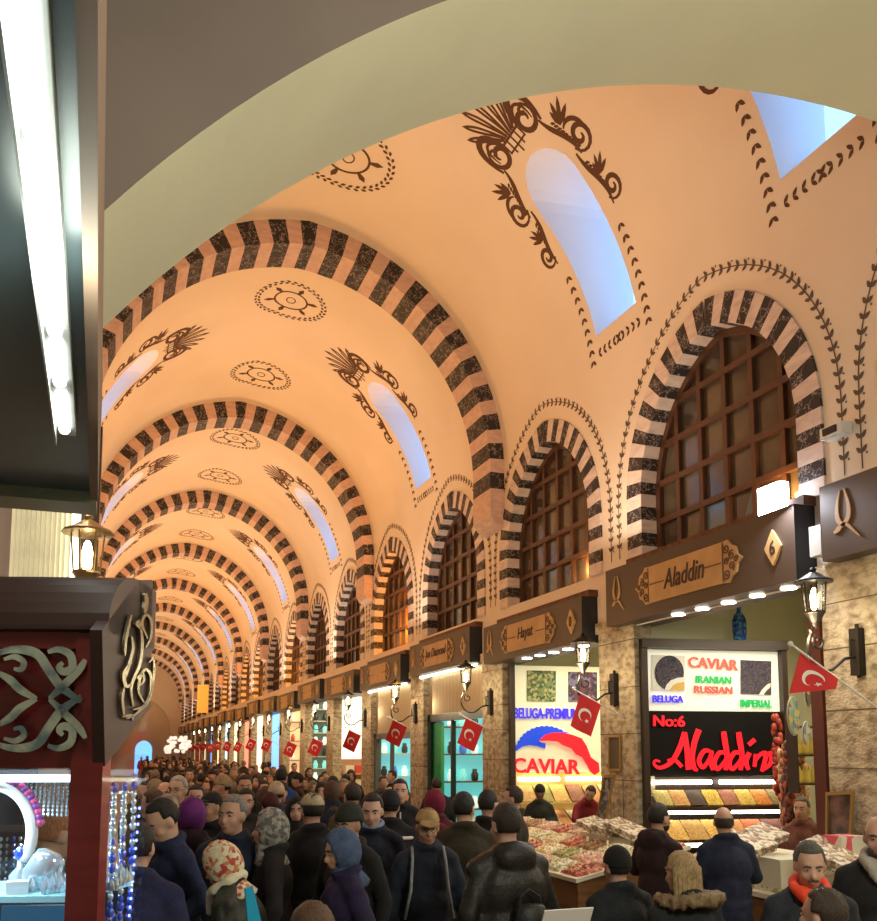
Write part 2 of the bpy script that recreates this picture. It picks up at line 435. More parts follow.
# ------------------------------------------------------------------ painted ornament on the vault
def spiral(cx, cy, r0, r1, a0, turns, n=22, sgn=1):
    return [(cx+(r0+(r1-r0)*i/n)*math.cos(a0+sgn*turns*2*PI*i/n), cy+(r0+(r1-r0)*i/n)*math.sin(a0+sgn*turns*2*PI*i/n)) for i in range(n+1)]
def bez(p0, p1, p2, p3, n=12):
    return [tuple((1-t)**3*a+3*(1-t)**2*t*b+3*(1-t)*t*t*c+t**3*d for a, b, c, d in zip(p0, p1, p2, p3)) for t in (i/n for i in range(n+1))]
def taper(n, w, a=.35, b=.35): return [w*min(1, a+(1-a)*i/(n*.3), b+(1-b)*(n-i)/(n*.3)) for i in range(n+1)]
def palmette(mirror):
    mb = MB()
    fn = (lambda u, v, w: VM(u, 2*LH-v, .002+w)) if mirror else (lambda u, v, w: VM(u, v, .002+w))
    st = lambda pts, w: mb.ribbon(pts, taper(len(pts)-1, w*1.45), fn, .003)
    b = 3.52
    for i in range(7):     # fan of plumes
        a = PI/2+(i-3)*.27; L = .72-.05*abs(i-3)
        c, s_ = math.cos(a), math.sin(a); base = (.12*(3-i)/3*1.0, b)
        tip = (base[0]+c*L, b+s_*L); nx, ny = -s_*.055, c*.055
        m1 = (base[0]+c*L*.72+nx, b+s_*L*.72+ny); m2 = (base[0]+c*L*.72-nx, b+s_*L*.72-ny)
        lp = bez(base, (base[0]+c*L*.5+nx*.4, b+s_*L*.5+ny*.4), m1, tip, 9)+bez(tip, m2, (base[0]+c*L*.5-nx*.4, b+s_*L*.5-ny*.4), base, 9)[1:]
        mb.ribbon(lp, .034, fn, .003)
    # crown-shaped clasp
    for v, h in ((b-.02, .035), (b-.16, .025)): mb.poly([(-.2, v-h/2), (.2, v-h/2), (.2, v+h/2), (-.2, v+h/2)], fn, .004)
    for u in (-.19, -.1, 0, .1, .19): mb.poly([(u-.012, b-.27+.5*abs(u)), (u+.012, b-.27+.5*abs(u)), (u+.012, b), (u-.012, b)], fn, .004)
    for sg in (1, -1):
        X = lambda pts: [(sg*u, v) for u, v in pts]
        st(X(bez((.2, b-.03), (.28, b+.46), (.72, b+.28), (.54, b-.22))), .065); st(X(bez((.22, b-.05), (.30, b+.26), (.54, b+.18), (.46, b-.12))), .03)
        st(X(spiral(.36, b-.06, .20, .05, 1.2, 1.3, sgn=-1)), .05)
        st(X(spiral(.42, b+.02, .06, .02, 0, 1)), .03)
        st(X(bez((.50, b-.20), (.52, b-.45), (.72, b-.55), (.70, b-.85))), .05)
        st(X(spiral(.84, b-.70, .19, .03, 3.4, 1.5)), .045); st(X(bez((.70, b-.50), (.86, b-.40), (1.0, b-.55), (.98, b-.72))), .04)
        for a, l in ((.35, .30), (.75, .34), (1.15, .28), (1.5, .2)): leaf(mb, fn, sg*.70, b-.45, (a if sg > 0 else PI-a), l, .07)
        st(X(bez((.62, b-.80), (.60, b-1.1), (.80, b-1.2), (.72, b-1.55))), .05)
        st(X(spiral(.84, b-1.38, .16, .03, 3.6, 1.5)), .042)
        for a, l in ((.3, .24), (.7, .28), (1.1, .24), (1.5, .16)): leaf(mb, fn, sg*.74, b-1.18, (a if sg > 0 else PI-a), l, .06)
        for i in range(9):
            t = i/8; leaf(mb, fn, sg*(.60+.10*t), b-.34-.40*t, -PI/2+sg*.9, .08, .04); leaf(mb, fn, sg*(.66+.08*t), b-.95-.45*t, -PI/2+sg*.9, .08, .04)
        # garland down the side and along the bottom
        g = [(sg*.66, b-1.62), (sg*.66, .55)]
        garland(mb, fn, g, .15, .10, .048, False)
        g = [(sg*.62, .58), (0, .58)]
        garland(mb, fn, g, .12, .09, .042, False)
    return mb.mesh('palmette', M['paint'])
pR, pL = palmette(False), palmette(True)
for c, m in SKY: trim(pL if m else pR, loc=(0, c, 0))
md = MB(); fn = lambda u, v, w: VM(u, LH-.2+v, .004+w)
for i in range(34):
    a = 2*PI*i/34
    leaf(md, fn, .575*math.cos(a), .575*math.sin(a), a+1.2, .085, .045); leaf(md, fn, .67*math.cos(a+.07), .67*math.sin(a+.07), a+2.1, .085, .045)
md.ribbon([(.30*math.cos(2*PI*i/30), .30*math.sin(2*PI*i/30)) for i in range(31)], .035, fn, .003)
md.ribbon([(.10*math.cos(2*PI*i/20), .08*math.sin(2*PI*i/20)) for i in range(21)], .02, fn, .003)
for i in range(6):
    a = 2*PI*i/6+.3; r = lambda q, da=0: (q*math.cos(a+da), q*math.sin(a+da))
    md.poly([r(.30, .07), r(.30, -.07), r(.42, -.11), r(.5), r(.42, .11)], fn, .004)
mdme = md.mesh('medallion', M['paint'])
for yy in [7.9, 11.5]: trim(mdme, loc=(0, yy, 0))
for n in range(N_RIB-1):
    for q in (2.55, 6.05): trim(mdme, loc=(0, Y_RIB+n*D_RIB+q, 0))

# ------------------------------------------------------------------ camera
cd = bpy.data.cameras.new('camera'); cam = bpy.data.objects.new('camera', cd); C.objects.link(cam)
cd.sensor_fit = 'HORIZONTAL'; cd.sensor_width = 36; cd.lens = F_PX/877*36
cd.shift_y = (CY-460.5)/877; cd.clip_start = .05; cd.clip_end = 300
cam.location = (0, 0, CAMZ); cam.rotation_euler = (PI/2+PITCH, 0, -YAW)
S.camera = cam
S.view_settings.view_transform = 'Standard'; S.view_settings.look = 'None'
S.view_settings.exposure = 0; S.view_settings.gamma = 1
S.cycles.use_denoising = True; S.cycles.max_bounces = 8; S.cycles.diffuse_bounces = 4
S.cycles.sample_clamp_indirect = 6; S.cycles.caustics_reflective = False; S.cycles.caustics_refractive = False
S.cycles.transparent_max_bounces = 16
w = bpy.data.worlds.new('world'); S.world = w; w.use_nodes = True
w.node_tree.nodes['Background'].inputs[0].default_value = (.4, .6, 1, 1); w.node_tree.nodes['Background'].inputs[1].default_value = .3
# ------------------------------------------------------------------ shared materials for the shops
M['board'] = mat('sign_board_brown', (.062, .040, .028), .45)
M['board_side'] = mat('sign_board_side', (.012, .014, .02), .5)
M['plaque'] = mat('plaque_gold', (.52, .31, .13), .5, col2=(.44, .26, .1), noise_scale=6)
M['plaque_dk'] = mat('plaque_dark', (.10, .055, .03), .6)
M['ink'] = mat('ink_dark', (.03, .015, .01), .6)
M['iron'] = mat('lantern_iron', (.03, .026, .022), .45, metal=.6)
M['brass'] = mat('brass', (.42, .27, .10), .35, metal=.8)
M['bulb'] = emis('lantern_bulb', (1, .85, .58), 14)
M['disc'] = emis('downlight_disc', (1, .93, .78), 18)
M['tube'] = emis('shelf_tube', (1, .92, .72), 9)
M['lglass'] = glass('lantern_glass', (1, .97, .9), .93, .1)
M['glass'] = glass('clear_glass', (.96, 1, 1), .92)
M['flag_red'] = mat('flag_red', (.62, .012, .018), .7)
M['flag_red'].node_tree.nodes['Principled BSDF'].inputs['Subsurface Weight'].default_value = 0
M['white'] = mat('white_paint', (.82, .82, .80), .6)
M['offwhite'] = mat('offwhite_panel', (.80, .78, .62), .5)
M['blackp'] = mat('black_panel', (.006, .006, .006), .6, spec=.15)
M['red_em'] = mat('red_letters', (.75, .01, .02), .4, emit=(1, .012, .03), es=.75)
M['blue_em'] = mat('blue_letters', (.05, .03, .7), .4, emit=(.06, .04, .9), es=.5)
M['green_em'] = mat('green_letters', (.02, .45, .12), .4, emit=(.02, .6, .15), es=.35)
M['salmon'] = mat('salmon_letters', (.72, .13, .10), .5, emit=(.8, .12, .1), es=.2)
M['frame_dk'] = mat('shop_frame_dark', (.035, .018, .012), .4)
M['frame_green'] = mat('shop_frame_green', (.012, .035, .028), .35)
M['corr'] = mat('corrugated_beige', (.50, .40, .25), .4, metal=.3)
M['teal'] = emis('shop_teal_glow', (.22, .75, .78), .9)
M['woodc'] = mat('counter_wood', (.24, .12, .045), .5, col2=(.17, .08, .03), noise_scale=3, stretch=(1, 1, 8))
M['maroon'] = mat('maroon_post', (.10, .02, .014), .45)
M['gold_fr'] = mat('gold_frame', (.42, .26, .08), .4, metal=.4)
M['card'] = mat('price_card', (.78, .72, .5), .6)
def lumps(name, cols, scale=22, bump=.8, rough=.6, em=0):
    m = mat(name, cols[0], rough); nt = m.node_tree; b = nt.nodes['Principled BSDF']
    tc = nt.nodes.new('ShaderNodeTexCoord'); v = nt.nodes.new('ShaderNodeTexVoronoi'); v.inputs['Scale'].default_value = scale
    nt.links.new(tc.outputs['Object'], v.inputs['Vector'])
    sp = nt.nodes.new('ShaderNodeSeparateColor'); nt.links.new(v.outputs['Color'], sp.inputs[0])
    r = nt.nodes.new('ShaderNodeValToRGB'); r.color_ramp.interpolation = 'CONSTANT'
    el = r.color_ramp.elements
    while len(el) < len(cols): el.new(.5)
    for i, c in enumerate(cols): el[i].position = i/len(cols); el[i].color = (*c, 1)
    nt.links.new(sp.outputs[0], r.inputs[0]); nt.links.new(r.outputs[0], b.inputs['Base Color'])
    bp = nt.nodes.new('ShaderNodeBump'); bp.inputs['Strength'].default_value = bump; bp.inputs['Distance'].default_value = .015; bp.invert = True
    nt.links.new(v.outputs['Distance'], bp.inputs['Height']); nt.links.new(bp.outputs[0], b.inputs['Normal'])
    return m
def onplane(x, y, p0, nrm):
    r = FW + RT*(x-CX)/F_PX - UP*(y-CY)/F_PX; o = Vector((0, 0, CAMZ))
    return o+r*((Vector(p0)-o).dot(nrm)/r.dot(nrm))
_tc = {}
def text_me(s, shear=0, off=.01, ext=.5):
    k = (s, shear, off)
    if k in _tc: return _tc[k]
    cu = bpy.data.curves.new('t', 'FONT'); cu.body = s; cu.size = 1; cu.extrude = .5; cu.shear = shear; cu.offset = off; cu.resolution_u = 3
    o = bpy.data.objects.new('t', cu); C.objects.link(o)
    bpy.context.view_layer.update(); dg = bpy.context.evaluated_depsgraph_get()
    me = bpy.data.meshes.new_from_object(o.evaluated_get(dg))
    vs = [v.co.copy() for v in me.vertices]; fs = [tuple(p.vertices) for p in me.polygons]
    x0 = min(v.x for v in vs); x1 = max(v.x for v in vs); y0 = min(v.y for v in vs); y1 = max(v.y for v in vs)
    vs = [Vector(((v.x-x0)/(x1-x0), (v.y-y0)/(y1-y0), v.z+.5)) for v in vs]
    bpy.data.objects.remove(o); bpy.data.meshes.remove(me); _tc[k] = (vs, fs); return vs, fs
def text(s, O, U, V, N, t, m, parent, name='lettering', shear=0, off=.01, lab=None):
    """lettering filling the parallelogram O, O+U, O+V, thickness t along N; world points, parent-relative"""
    vs, fs = text_me(s, shear, off); mb = MB()
    mb.add([O+U*v.x+V*v.y+N*(t*v.z) for v in vs], fs)
    o = mb.obj(name, m, parent)
    if lab: o['label'] = lab
    return o
def rel(o, root): o.matrix_parent_inverse = Matrix.Identity(4); o.location = o.location-root.location

# ------------------------------------------------------------------ pillars, partitions, shop rooms
pil = MB()
for i, k in enumerate(range(K0, K1+2)):
    y = W0+(k-.5)*WS
    pm = MB(); pm.box(XR-.03, XR+.22, y-.42, y+.42, 0, 3.75)
    pm.box(XR-.06, XR, y-.45, y+.45, 3.66, 3.8)
    if k < 6:
        rr = random.Random(k+5); z = .2
        while z < 3.5: pm.box(XR-.032, XR+.1, y-.42, y+.42, z, z+.008+.006*rr.random(), 1); pm.box(XR-.02, XR+.221, y-.4215, y-.3, z, z+.012, 1); z += .38+.25*rr.random()
        for q in (-.16+.1*rr.random(), .12+.1*rr.random()):
            za = rr.random(); pm.box(XR-.0315, XR+.1, y+q, y+q+.012, za, za+1.6, 1)
    trim(pm, [M['stone'], M['joint']])
    q = MB(); q.box(XR+.22, 9.0, y-.12, y+.12, 0, 4.3); trim(q, M['wall_in'] if k < 4 else mat('partition_%d' % k, [(.6, .5, .3), (.65, .6, .5), (.6, .35, .2)][k % 3], .8))
bk = MB(); bk.box(9.0, 9.1, -2.5, Y_END, 0, 9); struct(bk.obj('wall_shops_back', M['wall_in']))
cl = MB(); cl.box(XR+.3, 9.0, -2.5, Y_END, 4.32, 4.4); struct(cl.obj('ceiling', M['wall_in']))
# room behind the windows
cw = MB(); cw.box(6.3, 9.0, -2.5, Y_END, 7.2, 7.3); struct(cw.obj('ceiling', M['shopdark']))

# ------------------------------------------------------------------ shop signs
def tulip(mb, fn):
    for sg in (1, -1):
        mb.ribbon([(sg*u, v) for u, v in bez((0, 0), (.10, .03), (.07, .17), (.025, .30), 8)], [.03, .04, .045, .045, .04, .035, .028, .02, .01], fn, .012)
    mb.ribbon(bez((-.02, -.01), (.04, .02), (.07, -.05), (.17, -.14), 8), [.02, .03, .03, .03, .03, .025, .02, .015, .008], fn, .012)
    mb.ribbon(bez((.02, -.01), (-.05, .0), (-.05, -.05), (-.11, -.05), 8), [.02, .03, .035, .04, .05, .05, .04, .03, .02], fn, .012)
def sign_parts(root, y0, y1, z0, z1, name, num, lights=True):
    """board, plaque, number and tulip of a sign, in the sign's own coordinates"""
    b = MB(); b.box(5.76, 6.3, y0, y1, z0, z1); b.v = b.v
    o = b.obj('board', [M['board'], M['board_side']], root)
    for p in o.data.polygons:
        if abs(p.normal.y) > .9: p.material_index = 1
    fn = lambda u, v, w: Vector((5.76-w, yc_-u, zc_+v))
    yc_, zc_ = (y0+y1)/2+.0, (z0+z1)/2+.0
    pl = MB(); pl.poly([(-.66, -.21), (.66, -.21), (.66, .21), (-.66, .21)], fn, .03)
    for sg in (1, -1):
        pts = [(.66, .21), (.74, .22), (.79, .16), (.86, .13), (.88, .05), (.95, 0), (.88, -.05), (.86, -.13), (.79, -.16), (.74, -.22), (.66, -.21)]
        pl.poly([(sg*u, v) for u, v in pts], fn, .025)
    pp = pl.obj('plaque', M['plaque'], root)
    f2 = lambda u, v, w: fn(u, v, .026+w)
    for sg in (1, -1):
        sc = MB()
        for (cx, cy, r) in ((.72, .13, .055), (.72, -.13, .055), (.80, .05, .05), (.80, -.06, .05), (.72, 0, .04), (.87, 0, .035)):
            sc.ribbon([(sg*u, v) for u, v in spiral(cx, cy, r, .01, cy*20, 1.4, 12)], .016, f2, .006)
        sc.ribbon([(sg*.665, -.2), (sg*.665, .2)], .012, f2, .008)
        sc.ribbon([(sg*.35, 0), (sg*.64, 0)], .014, lambda u, v, w: fn(u, v, .031+w), .003)
        sc.obj('scrollwork', M['plaque_dk'], pp)
    if name:
        n = len(name)*.052
        text(name, fn(-n, -.10, .031), Vector((0, -2*n, 0)), Vector((0, 0, .22)), Vector((-1, 0, 0)), .006, M['ink'], pp, shear=.25)
    nb = MB(); fn3 = lambda u, v, w: Vector((5.76-w, y0+.27-u, zc_+v))
    nb.poly([(0, -.17), (.05, -.1), (.11, 0), (.05, .1), (0, .17), (-.05, .1), (-.11, 0), (-.05, -.1)], fn3, .025)
    no = nb.obj('number_plate', M['plaque'], root)
    if num: text(num, fn3(-.035, -.07, .026), Vector((0, -.07, 0)), Vector((0, 0, .14)), Vector((-1, 0, 0)), .005, M['ink'], no, 'digit')
    tu = MB(); tulip(tu, lambda u, v, w: Vector((5.76-w, y1-.26-u, zc_-.06+v))); tu.obj('tulip_emblem', M['plaque'], root)
    if lights:
        for i in range(5):
            d = MB(); d.lathe([(.075, 0), (.075, .012)], (5.98, y0+.35+i*.44, z0-.013), 14)
            dl = d.obj('downlight', M['disc'], root)
SG = {-1: (3.78, 4.44, '', '', True), 0: (3.68, 4.38, 'Aladdin', '6', True), 1: (3.56, 4.17, 'Hayat', '8', True), 2: (3.66, 4.28, 'Jon Diamond', '0', False), 3: (3.6, 4.2, '', '', False)}
LB = {-1: 'dark brown shop sign board cut by the right edge, gold tulip at its end', 0: 'dark brown shop sign board with gold plaque reading Aladdin and number 6',
      1: 'brown shop sign board with gold plaque reading Hayat above the caviar shop', 2: 'brown sign board with gold two-word plaque above the dark green shop front',
      3: 'fourth brown sign board from the right, above a beige corrugated panel'}
GRP = 'brown shop signs along the right wall'
for k in (-1, 0, 1, 2, 3):
    z0, z1, nm, num, li = SG[k]; yc = W0+k*WS+.17
    if k == -1: yc = 4.38
    r = thing('shop_sign', LB[k], 'shop sign', (5.76, yc, z0), 0, GRP)
    sign_parts(r, yc-1.65, yc+1.65, z0, z1, nm, num, li)
    for c in r.children: c.location = -r.location
    last = r
for k in range(4, K1+1):
    dup(last, (5.76, W0+k*WS+.17, 3.6+.06*((k*7) % 3-1)), ['dark brown sign board over the white shop with the flag before it', 'dark brown sign board over the shop hung with glass lamps', 'dark brown sign board third beyond the corrugated panels'][k-4] if k < 7 else 'dark brown shop sign board with gold plaque, one of the far row down the hall')
# clutter of orange cable and brown beam over the signs
for k in (0, 1, 2, 3):
    b = MB(); yc = W0+k*WS
    b.box(5.86, 6.02, yc-1.5, yc+1.5, SG[k][1], SG[k][1]+.09)
    trim(b, mat('ledge_rust_%d' % k, (.17, .055, .018), .7, col2=(.07, .03, .015), noise_scale=9))

# ------------------------------------------------------------------ wall lanterns
def lantern_parts(r, with_arm=True):
    a = MB()
    a.lathe([(.015, .30), (.03, .28), (.02, .26), (.05, .245), (.10, .21), (.155, .185), (.16, .17), (.10, .165)], n=12)
    a.lathe([(.02, -.22), (.03, -.17), (.075, -.10), (.085, -.09), (.085, -.075)], n=12)
    for i in range(6):
        t = 2*PI*i/6; a.tube([(.078*math.cos(t), .078*math.sin(t), -.08), (.10*math.cos(t), .10*math.sin(t), .17)], .007, 4)
    a.obj('lantern_frame', M['iron'], r)
    g = MB(); g.lathe([(.072, -.08), (.094, .165)], n=6); g.obj('lantern_glass', M['lglass'], r)
    b = MB(); b.lathe([(.012, -.07), (.03, -.04), (.034, .05), (.02, .11), (.008, .125)], n=10); b.obj('bulb', M['bulb'], r, smooth=True)
    if with_arm:
        m = MB()
        pts = [(0, 0, -.2), (-.06, 0, -.24)]+[(x, 0, z) for x, z in bez((-.05, -.26), (-.16, -.42), (-.02, -.62), (.16, -.56), 10)]+[(.30, 0, -.46), (.44, 0, -.44)]
        m.tube(pts, .013, 6)
        m.tube([(x, 0, z) for x, z in spiral(.03, -.33, .07, .02, 2.2, 1.1, 14)], .011, 5)
        m.tube([(.44, 0, -.62), (.44, 0, -.16)], .018, 6); m.tube([(.44, 0, -.3), (.36, 0, -.3), (.36, 0, -.44)], .012, 5)
        m.box(.40, .47, -.05, .05, -.6, -.2)
        m.obj('bracket', M['iron'], r)
LX = 5.5
lan = thing('wall_lantern', 'black iron wall lantern on the stone pillar between the Aladdin shop and the right edge', 'lantern', (LX, 5.87, 3.38), 0, 'wall lanterns on the pillars'); lantern_parts(lan)
NTH = ['second', 'third', 'fourth', 'fifth', 'sixth']
LL = ['black iron wall lantern on the pillar between the Aladdin and caviar shops', 'black iron wall lantern on the pillar left of the caviar shop', 'black iron wall lantern between the two corrugated panels',
      'black iron wall lantern on the pillar beside the white lit shop', 'black iron wall lantern on the pillar left of the white lit shop']
for i in range(1, 16):
    dup(lan, (LX, 5.87+WS*i, 3.34-.03*(i % 2)), LL[i-1] if i < 6 else 'small far black wall lantern on a pillar down the right side')
# ------------------------------------------------------------------ flags
def flag_cloth(w, h, amp, ph):
    """cloth hangs from (0,0)-(w,0) down to -h, bent by a soft wave"""
    return lambda u, v, o: Vector((u+.06*(-v/h)*w, amp*math.sin(u/w*5+ph+v*3)+.05*v+o, v))
def make_flag(label, loc, tilt, w, h, fold=0, tp=0):
    r = thing('flag', label, 'flag', loc, 0, 'red flags on poles along the right side')
    R = Matrix.Rotation(tilt, 4, 'Y'); fn0 = flag_cloth(w, h, .02, fold)
    fn = lambda u, v, o: R @ fn0(u, v*(1-tp*u/w), o)
    m = MB(); nx, nz = 12, 9
    for s_ in (0, 1):
        o = len(m.v); vs = [fn(w*i/nx, -h*j/nz, .002*(1 if s_ else -1)) for j in range(nz+1) for i in range(nx+1)]
        m.add(vs, [(j*(nx+1)+i, j*(nx+1)+i+1, (j+1)*(nx+1)+i+1, (j+1)*(nx+1)+i) for j in range(nz) for i in range(nx)])
    m.obj('cloth', M['flag_red'], r, smooth=True)
    e = MB(); cx, cy, q = w*.46, -h*.5, min(w, h)*.27
    out = [(cx+q*math.cos(a), cy+q*math.sin(a)) for a in [math.radians(38+284*i/16) for i in range(17)]]
    inn = [(cx+q*.25+q*.8*math.cos(a), cy+q*.8*math.sin(a)) for a in [math.radians(50+260*i/16) for i in range(17)]]
    star = [(cx+q*.95+q*(.38 if i % 2 == 0 else .15)*math.cos(PI+i*PI/5), cy+q*(.38 if i % 2 == 0 else .15)*math.sin(PI+i*PI/5)) for i in range(10)]
    rot = lambda p: (cx+(p[0]-cx)*math.cos(-.9)-(p[1]-cy)*math.sin(-.9), cy+(p[0]-cx)*math.sin(-.9)+(p[1]-cy)*math.cos(-.9))
    for side in (-.004, .004):
        o = len(e.v)
        e.add([fn(*rot(p), side) for p in out]+[fn(*rot(p), side) for p in inn], [(i, i+1, 17+i+1, 17+i) for i in range(16)])
        e.add([fn(*rot(p), side) for p in star]+[fn(*rot((cx+q*.95, cy)), side)], [(i, (i+1) % 10, 10) for i in range(10)])
    e.obj('crescent_and_star', M['white'], r)
    p = MB(); p.tube([R @ Vector((-.10, 0, .01)), R @ Vector((w+.55, 0, .01))], .008, 6); p.ell(R @ Vector((-.12, 0, .01)), (.022, .022, .022), 8, 6)
    p.obj('flag_pole', M['white'], r, smooth=True)
    return r
def atY(x, y, Y):
    r = FW + RT*(x-CX)/F_PX - UP*(y-CY)/F_PX; return Vector((0, 0, CAMZ))+r*(Y/r.y)
f1 = make_flag('red flag with white crescent blown sideways below the nearest lantern, right of the Aladdin sign', atY(801, 653, 5.6), .52, .40, .36, .5, .75)
f2 = make_flag('red flag with white crescent hanging in front of the caviar shop panel', atY(581, 694, 9.6), .45, .30, .42, 1)
f3 = make_flag('red flag with white crescent hanging before the dark green shop front', atY(466, 718, 13.6), .45, .33, .44, 0)
FL = [(393, 720, 'red flag with white crescent below the beige corrugated panel, left of the green shop front'), (349, 730, 'red flag with white crescent before the white lit shop'),
      (313, 738, 'red flag with white crescent before the shop of glass lamps'), (288, 741, 'red flag with crescent, sixth from the nearest one')]
for i, (x, y, lb) in enumerate(FL): dup(f3, atY(x, y, 17.5+WS*i), lb)
for i in range(4, 13):
    Y = 17.5+WS*i; dup(f3 if i % 2 else f2, (5.35, Y, 2.55+.05*(i % 3)), 'small far red flag with crescent over the crowd on the right side')

# ------------------------------------------------------------------ Aladdin shop: sign wall with spice shelves
PA0, PA1 = Vector((6.12, 9.42, 0)), Vector((7.85, 9.09, 0))
DA = (PA1-PA0).normalized(); NA = Vector((DA.y, -DA.x, 0)); NA = NA if NA.y < 0 else -NA
def zoomA(p, s=5.48, ox=630, oy=630): return (ox+p[0]/s, oy+p[1]/s)
def onA(p, off=0): return onplane(p[0], p[1], PA0+NA*off, NA)
sb = thing('lightbox_sign', 'white lightbox panel reading CAVIAR IRANIAN RUSSIAN with two caviar pictures', 'sign', PA0+Vector((0, 0, 2.63)))
def slab(p0, d, n, L, z0, z1, t, mi=0, mb=None, u0=0):
    mb = mb or MB(); mb.prism([(u0, z0), (L, z0), (L, z1), (u0, z1)], lambda u, v, w: p0+d*u+n*w+Vector((0, 0, v)), 0, t, mi); return mb
def addrel(mb, name, m, root, smooth=False, lab=None):
    o = mb.obj(name, m, root, smooth); o.location = -root.location
    if lab: o['label'] = lab
    return o
LA = (PA1-PA0).length
M['lightbox'] = mat('lightbox_white', (.85, .84, .74), .5, emit=(1, .97, .8), es=.35)
addrel(slab(PA0, DA, NA, LA, 2.63, 3.38, .06), 'panel', M['lightbox'], sb)
def tA(s, bl, br, tl, m, off=.075, t=.025, par=None, lab=None, sc=5.48, ox=630, oy=630, on=onA, N=NA, shear=0, o_=.02):
    O, B, T = [on(zoomA(q, sc, ox, oy), off) for q in (bl, br, tl)]
    o = text(s, O, B-O, T-O, N, t, m, par, lab=lab, shear=shear, off=o_); o.location = -par.location; return o
tA('CAVIAR', (318, 205), (590, 225), (318, 145), M['salmon'], par=sb, lab='salmon red letters CAVIAR')
tA('IRANIAN', (358, 290), (552, 296), (358, 250), M['green_em'], par=sb, lab='green letters IRANIAN')
tA('RUSSIAN', (350, 345), (558, 352), (350, 305), M['salmon'], par=sb, lab='red letters RUSSIAN')
tA('BELUGA', (122, 397), (290, 400), (122, 357), M['blue_em'], par=sb, lab='blue letters BELUGA')
tA('IMPERIAL', (602, 422), (775, 426), (602, 380), M['green_em'], par=sb, lab='green letters IMPERIAL')
M['caviar'] = lumps('caviar_beads', [(.02, .015, .04), (.06, .05, .10), (.10, .07, .08), (.03, .03, .06)], 70, .6, .3)
def quadA(mb, px, off, t, on=onA, N=NA, mi=0):
    P = [on(zoomA(q), off) for q in px]; n = len(P)
    mb.add(P+[p+N*t for p in P], [tuple(range(n)), tuple(range(n, 2*n))]+[(i, (i+1) % n, n+(i+1) % n, n+i) for i in range(n)], mi)
pc = MB(); quadA(pc, [(118, 330), (298, 333), (298, 142), (118, 137)], .061, .02)
pic = addrel(pc, 'caviar_picture', M['white'], sb, lab='picture of a round heap of dark caviar')
pc = MB(); quadA(pc, [(215+86*math.cos(a)*.93, 235+95*math.sin(a)) for a in [i*PI/12 for i in range(24)]], .083, .004); o = addrel(pc, 'caviar_heap', M['caviar'], pic); o.location = (0, 0, 0)
pc = MB(); quadA(pc, [(188, 330), (200, 300), (225, 275), (260, 262), (298, 258), (298, 333)], .089, .003); o = addrel(pc, 'saucer', M['white'], pic); o.location = (0, 0, 0)
pc = MB(); quadA(pc, [(215, 331), (235, 305), (262, 290), (298, 285), (298, 332)], .093, .003); o = addrel(pc, 'garnish', mat('garnish_yellow', (.7, .45, .12), .6), pic); o.location = (0, 0, 0)
pc = MB(); quadA(pc, [(605, 350), (770, 356), (770, 172), (605, 165)], .061, .02); pic = addrel(pc, 'caviar_picture', M['caviar'], sb, lab='picture filled with dark blue grey caviar')
pc = MB(); quadA(pc, [(705, 355), (725, 325), (750, 300), (770, 290), (770, 310), (745, 335), (730, 356)], .083, .003); o = addrel(pc, 'spoon', M['white'], pic); o.location = (0, 0, 0)

sk = thing('lightbox_sign', 'black sign panel with glowing red letters No:6 and Aladdin', 'sign', PA0+Vector((0, 0, 1.84)))
addrel(slab(PA0, DA, NA, LA, 1.84, 2.625, .06), 'panel', M['blackp'], sk)
tA('No:6', (125, 527), (298, 532), (125, 465), M['red_em'], par=sk, lab='red letters No:6')
br = MB()
fnA = lambda u, v, w: onA(zoomA((u, v)), .062+w)
def stroke(pts, ws, n=5):
    P = []; W = []
    for i in range(len(pts)-1):
        p0 = pts[max(i-1, 0)]; p1 = pts[i]; p2 = pts[i+1]; p3 = pts[min(i+2, len(pts)-1)]
        for q in range(n):
            t = q/n; P.append(tuple(.5*((2*b)+(c-a)*t+(2*a-5*b+4*c-d)*t*t+(3*b-a-3*c+d)*t**3) for a, b, c, d in zip(p0, p1, p2, p3)))
            W.append(ws[i]+(ws[i+1]-ws[i])*t)
    P.append(pts[-1]); W.append(ws[-1]); br.ribbon(P, W, fnA, .03)
stroke([(300, 560), (270, 650), (225, 725), (165, 755), (132, 735), (140, 715), (165, 722)], [28, 30, 26, 20, 15, 14, 12])
stroke([(300, 560), (312, 650), (322, 765)], [24, 30, 34]); stroke([(205, 715), (245, 712), (285, 750)], [12, 20, 22])
stroke([(378, 545), (355, 610), (342, 690), (352, 755), (372, 768)], [34, 32, 28, 26, 14])
stroke([(448, 668), (408, 662), (378, 715), (400, 752), (432, 710), (450, 660)], [14, 26, 26, 24, 20, 18]); stroke([(448, 668), (440, 720), (455, 768)], [24, 24, 18])
for dx, top in ((0, 556), (82, 560)):
    stroke([(535+dx, 680), (492+dx, 672), (462+dx, 725), (480+dx, 762), (515+dx, 725), (532+dx, 690)], [16, 26, 26, 24, 20, 18]); stroke([(513+dx, top), (520+dx, 610), (532+dx, 690), (524+dx, 768)], [28, 32, 28, 24])
stroke([(655, 672), (636, 720), (650, 766)], [28, 28, 20]); stroke([(650, 630), (685, 600)], [24, 26])
stroke([(690, 680), (682, 750)], [24, 22]); stroke([(684, 720), (715, 682), (745, 678), (735, 735), (722, 775)], [18, 22, 28, 26, 22]); stroke([(745, 690), (774, 676), (768, 735), (718, 772)], [16, 28, 24, 16])
addrel(br, 'lettering', M['red_em'], sk, lab='glowing red brush letters reading Aladdin')
